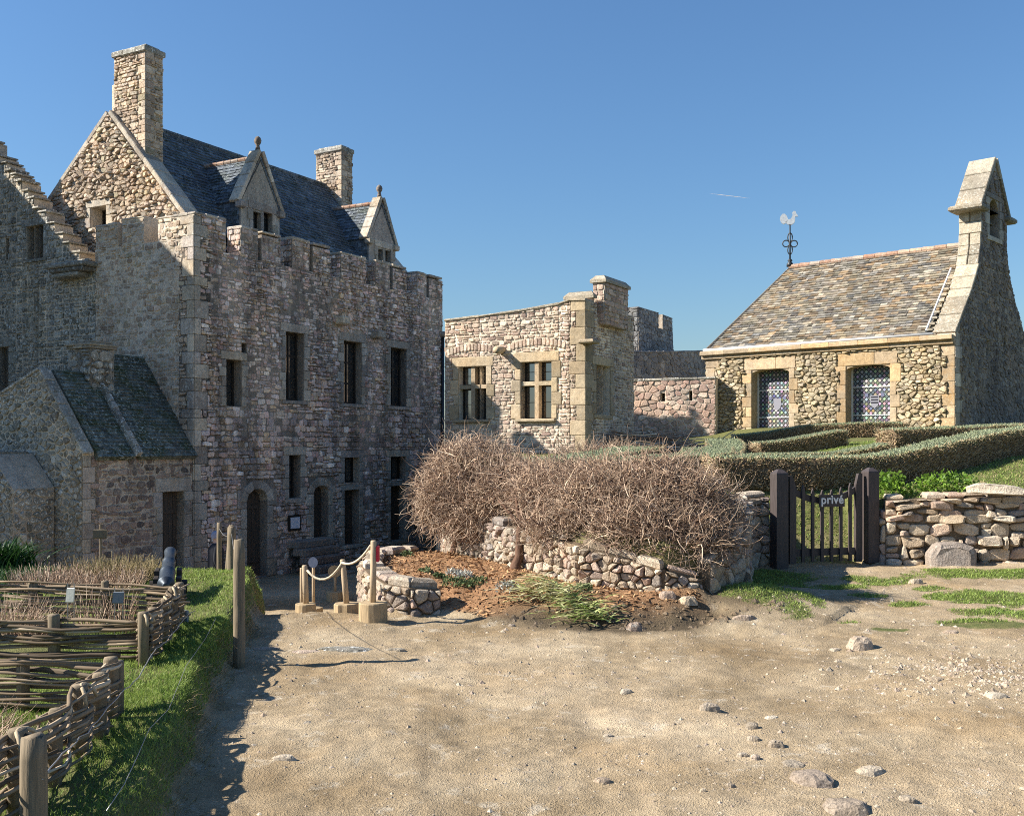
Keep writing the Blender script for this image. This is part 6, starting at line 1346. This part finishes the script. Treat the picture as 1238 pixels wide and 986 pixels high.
rock(856, 858, 30, 11, 'single pale angular rock in the middle of the sandy yard'); rock(1041, 783, 38, 18, 'largest pale boulder at the edge of the grass tufts', d=.8)
rock(909, 880, 20, 8, 'upper left stone of the loose row in the foreground'); rock(911, 895, 20, 7, 'pinkish stone just below the upper stone of the loose row'); rock(938, 902, 22, 10, 'darker shadowed stone at the right of the loose row')
rock(898, 914, 14, 6, 'lowest left stone of the loose row'); rock(914, 918, 15, 7, 'small stone beside the lowest one of the loose row'); rock(980, 945, 55, 14, 'big triangular flat slab half sunk in the sand', d=1.1); rock(1022, 977, 56, 14, 'flat pale slab at the bottom edge right of the triangular one', d=.9)
rock(958, 925, 30, 6, 'thin flat stone at the tip of the triangular slab', d=.9); rock(1052, 934, 44, 8, 'rough crumbling stone right of the triangular slab', d=.6); rock(1097, 968, 26, 8, 'buried pale stone near the bottom right'); rock(757, 838, 16, 7, 'small pink stone on the left of the yard middle')
rock(934, 868, 18, 4, 'small flat stone above the loose row'); rock(850, 957, 10, 6, 'little white stone at the bottom centre'); rock(883, 952, 14, 6, 'little white stone right of bottom centre'); rock(900, 749, 32, 7, 'long flat grey stone lying on the front of the grass patch', d=.4)
rock(343, 917, 30, 7, 'flat stone beside the shadow of the wattle fence', d=.5); rock(766, 762, 22, 14, 'dark soil covered stone at the front edge of the bark bed', mat='rub_dark'); rock(832, 728, 26, 10, 'reddish block at the right end of the retaining wall', mat='dry_stone'); rock(806, 722, 22, 9, 'pale block lying at the end of the retaining wall', mat='dry_stone')
rock(619, 757, 10, 4, 'small dark stone at the edge of the path by the bark bed'); rock(728, 944, 24, 6, 'flat whitish stone low in the middle foreground', d=.6); rock(735, 780 + 110, 14, 4, 'thin pinkish flake in the middle foreground'); rock(1010, 806 - 20, 16, 4, 'white flake right of the yard below the largest boulder'); rock(1105, 680, 40, 22, 'worn block lying at the foot of the sunlit wall', mat='dry_stone', d=.8); rock(1106, 705, 20, 8, 'reddish chip on the earth before the sunlit wall', mat='dry_stone'); rock(1150, 764, 20, 3, 'white splinter on the sand at right'); rock(1205, 842, 30, 5, 'flat white stone near the right edge of the yard', d=.8); rock(1130, 822, 26, 5, 'flat chalky stone in the pale rubble at right', d=.8)
for (x, y, w, h, lb) in ((322, 785, 34, 4, 'left flush kerb stone of the row across the path'), (421, 786, 74, 5, 'long grey kerb slab at the centre of the row across the path'), (480, 786, 26, 4, 'right small kerb stone of the row across the path'), (370, 788, 40, 3, 'sandy kerb stone left of the long grey slab')): rock(x, y, w, h, lb, d=.35, mat='rock' if w < 70 else 'rub_lichen', name='kerb_stone')
def pebbles(name, X, Y, s, mat, label):
    n = len(X); c = on_ground(X, Y); oc = np.array([[1, 0, 0], [.3, .95, 0], [-.8, .6, 0], [-.8, -.6, 0], [.3, -.95, 0], [0.1, 0, 1]]); a = RNG.uniform(0, 6.28, n); J = oc[None] * RNG.uniform(.65, 1.25, (n, 6, 1)) * s[:, None, None]; J[:, :, 2] *= (.32 if 'embedded' in name else .75); x = J[:, :, 0] * np.cos(a)[:, None] - J[:, :, 1] * np.sin(a)[:, None]; y = J[:, :, 0] * np.sin(a)[:, None] + J[:, :, 1] * np.cos(a)[:, None]
    V = np.stack([x, y, J[:, :, 2] - .12 * s[:, None]], -1) + c[:, None, :]; Fc = (np.arange(n)[:, None, None] * 6 + np.array([(0, 1, 5), (1, 2, 5), (2, 3, 5), (3, 4, 5), (4, 0, 5)])[None]).reshape(-1, 3)
    o = np_mesh(name, V.reshape(-1, 3), Fc, M[mat], None, np.repeat(RNG.random((n, 3)), 5, 0)); tag(o, label, 'gravel', None, 'stuff')
n = 30000; Y = np.exp(RNG.uniform(np.log(3.4), np.log(14), n)); X = RNG.uniform(-.62, .62, n) * Y + .1; k = (X > bank_edge(Y) + .02) & (poly_sd(X, Y, BED) < -.02) & (poly_sd(X, Y, TERR) < -.05) & (RNG.random(n) < np.clip((fbm(X * 1.1, Y * 1.1, 81, 3) - .2) * 2.6, .12, 1)); X, Y = X[k], Y[k]
pebbles('gravel', X, Y, RNG.gamma(1.6, .0032, len(X)).clip(.002, .022) * np.clip(Y / 6, .7, 1.5), 'rock', 'small loose gravel and pebbles scattered over the sandy yard')
n = 1500; X = RNG.normal(3.5, .6, n); Y = RNG.normal(7.55, .4, n); pebbles('white_rubble', X, Y, RNG.gamma(2, .006, n).clip(.004, .035), 'rock', 'patch of whitish broken stone at the right of the yard')
n = 500; X = RNG.uniform(-.1, 2.7, n); Y = RNG.normal(9.95, .25, n); k = masks(X, Y)[2] > .25; pebbles('soil_clods', X[k], Y[k], RNG.gamma(2, .01, n)[k].clip(.006, .05), 'dry_fill', 'dark crumbly soil clods along the front of the bark bed')
n = 1700; Y = np.exp(RNG.uniform(np.log(3.6), np.log(12), n)); X = RNG.uniform(-.35, .56, n) * Y; k = (X > bank_edge(Y) + .1) & (poly_sd(X, Y, BED) < -.05) & (poly_sd(X, Y, TERR) < -.05) & (fbm(X * .8, Y * .8, 85, 3) + .08 * (X / Y) > RNG.uniform(.38, .75, n)); X, Y = X[k], Y[k]
pebbles('embedded_stones', X, Y, RNG.gamma(2, .008, len(X)).clip(.006, .045), 'rock', 'small flat stones trodden into the sandy yard')

# ------------------------------------------------------------------ someone in a dark coat in the shaded court behind the posts
def person(x, y, hgt, face, label):
    z0 = th(x, y); s = hgt / 1.72; root = thing('person', (x, y, z0), label, 'person'); cf, sf = math.cos(face), math.sin(face)
    def W_(p): return Vector((x + (p[0] * cf - p[1] * sf) * s, y + (p[0] * sf + p[1] * cf) * s, z0 + p[2] * s))       # +x is forward
    V, E, Rr = [], [], []
    def add(p, r, par=None):
        V.append(W_(p)); Rr.append(r * s)
        if par is not None: E.append((par, len(V) - 1))
        return len(V) - 1
    pel = add((0, 0, .95), .15); wa = add((0, 0, 1.12), .14, pel); chs = add((.02, 0, 1.33), .16, wa); nk = add((.0, 0, 1.47), .06, chs); hd = add((.02, 0, 1.56), .085, nk); add((.03, 0, 1.66), .082, hd)
    for sd in (-1, 1):
        sh = add((0, sd * .19, 1.39), .06, chs); el = add((-.03, sd * .25, 1.12), .043, sh); wr = add((.06, sd * .25, .89), .03, el); pm = add((.08, sd * .245, .82), .035, wr)
        for k in range(4): f1 = add((.075 + .018 * k - .02, sd * .25, .76), .0085, pm); add((.08 + .018 * k - .015, sd * .245, .71 - .008 * (1 - abs(k - 1.5))), .008, f1)
        t = add((.115, sd * .23, .81), .01, pm); add((.125, sd * .225, .77), .0085, t)
        hp = add((0, sd * .1, .88), .1, pel); kn = add((.02, sd * .1, .5), .06, hp); an = add((-.01, sd * .1, .1), .042, kn); add((.02, sd * .1, .04), .045, an); add((.15, sd * .11, .03), .035, len(V) - 1)
    me = bpy.data.meshes.new('body'); me.from_pydata([v - Vector((x, y, z0)) for v in V], E, []); o = bpy.data.objects.new('body_source', me); COL.objects.link(o)
    md = o.modifiers.new('skin', 'SKIN'); o.modifiers.new('sub', 'SUBSURF').levels = 1; o.modifiers['sub'].render_levels = 1
    for i, r in enumerate(Rr): me.skin_vertices[0].data[i].radius = (r, r)
    me.skin_vertices[0].data[0].use_root = True
    bpy.context.view_layer.update(); bm_ = bpy.data.meshes.new_from_object(o.evaluated_get(bpy.context.evaluated_depsgraph_get())); bpy.data.objects.remove(o)
    bm_.materials.clear(); bm_.materials.append(M['skin']); bm_.materials.append(M['coat']); bm_.materials.append(M['trousers'])
    for p in bm_.polygons: c = p.center.z / s; p.material_index = 0 if c > 1.46 or (c < .87 and abs((-p.center.x * sf + p.center.y * cf) / s) > .19) else (1 if c > .85 else 2); p.use_smooth = True
    bm_.name = 'body'; body = link_mesh('body', bm_, root)
    mb = MB()                                                    # eyes, nose, mouth and ears
    for sd in (-1, 1): mb.box(W_((.105, sd * .032, 1.61)), (W_((.008, 0, 0)) - W_((0, 0, 0))), (W_((0, .011, 0)) - W_((0, 0, 0))), UP * .006 * s, 0, None, .003)
    mb.box(W_((.1, 0, 1.525)), (W_((.008, 0, 0)) - W_((0, 0, 0))), (W_((0, .022, 0)) - W_((0, 0, 0))), UP * .005 * s, 0, None, .002); mb.build('face_features', M['trousers'], body)
    mb = MB(); mb.loft([[W_((.1 + a, b, c)) for a, b, c in ((0, -.016, -.02), (0, .016, -.02), (.028, 0, -.02))], [W_((.105 + a, b, .045 + c)) for a, b, c in ((0, -.006, -.01), (0, .006, -.01), (.006, 0, -.01))]], 0, None, True, True)
    for v in range(len(mb.v)): mb.v[v] = (mb.v[v][0], mb.v[v][1], mb.v[v][2] + 1.57 * s)
    mb.build('nose', M['skin'], body)
    mb = MB(); mb.loft([[W_((.005 + math.cos(a) * r * 1.08, math.sin(a) * r, z)) for a in [2 * math.pi * k / 16 for k in range(16)]] for z, r in ((1.6, .098), (1.64, .104), (1.7, .098), (1.74, .075), (1.765, .03))], 0, None, False, True); mb.build('cap', M['cap'], root, True)
    mb = MB(); mb.loft([[W_((math.cos(a) * r * .75, math.sin(a) * r, z)) for a in [2 * math.pi * k / 20 for k in range(20)]] for z, r in ((.7, .25), (.95, .235), (1.15, .225), (1.34, .235), (1.43, .17), (1.49, .085))], 0, None, False, False); mb.build('coat', M['coat'], root, True)
M['skin'] = plain_mat('skin', (.5, .32, .25), .6, .08, 12, 0); M['coat'] = plain_mat('dark_coat', (.025, .027, .035), .85, .3, 40, .2); M['trousers'] = plain_mat('dark_trousers', (.03, .03, .04), .85, .3, 40, .2); M['cap'] = plain_mat('pale_cap', (.24, .26, .36), .8, .15, 20, .1)
pp = at(261, 660, 20.4); person(pp.x, pp.y, 1.5, .3, 'person in a dark coat and blue grey cap standing in shade behind the wooden posts')
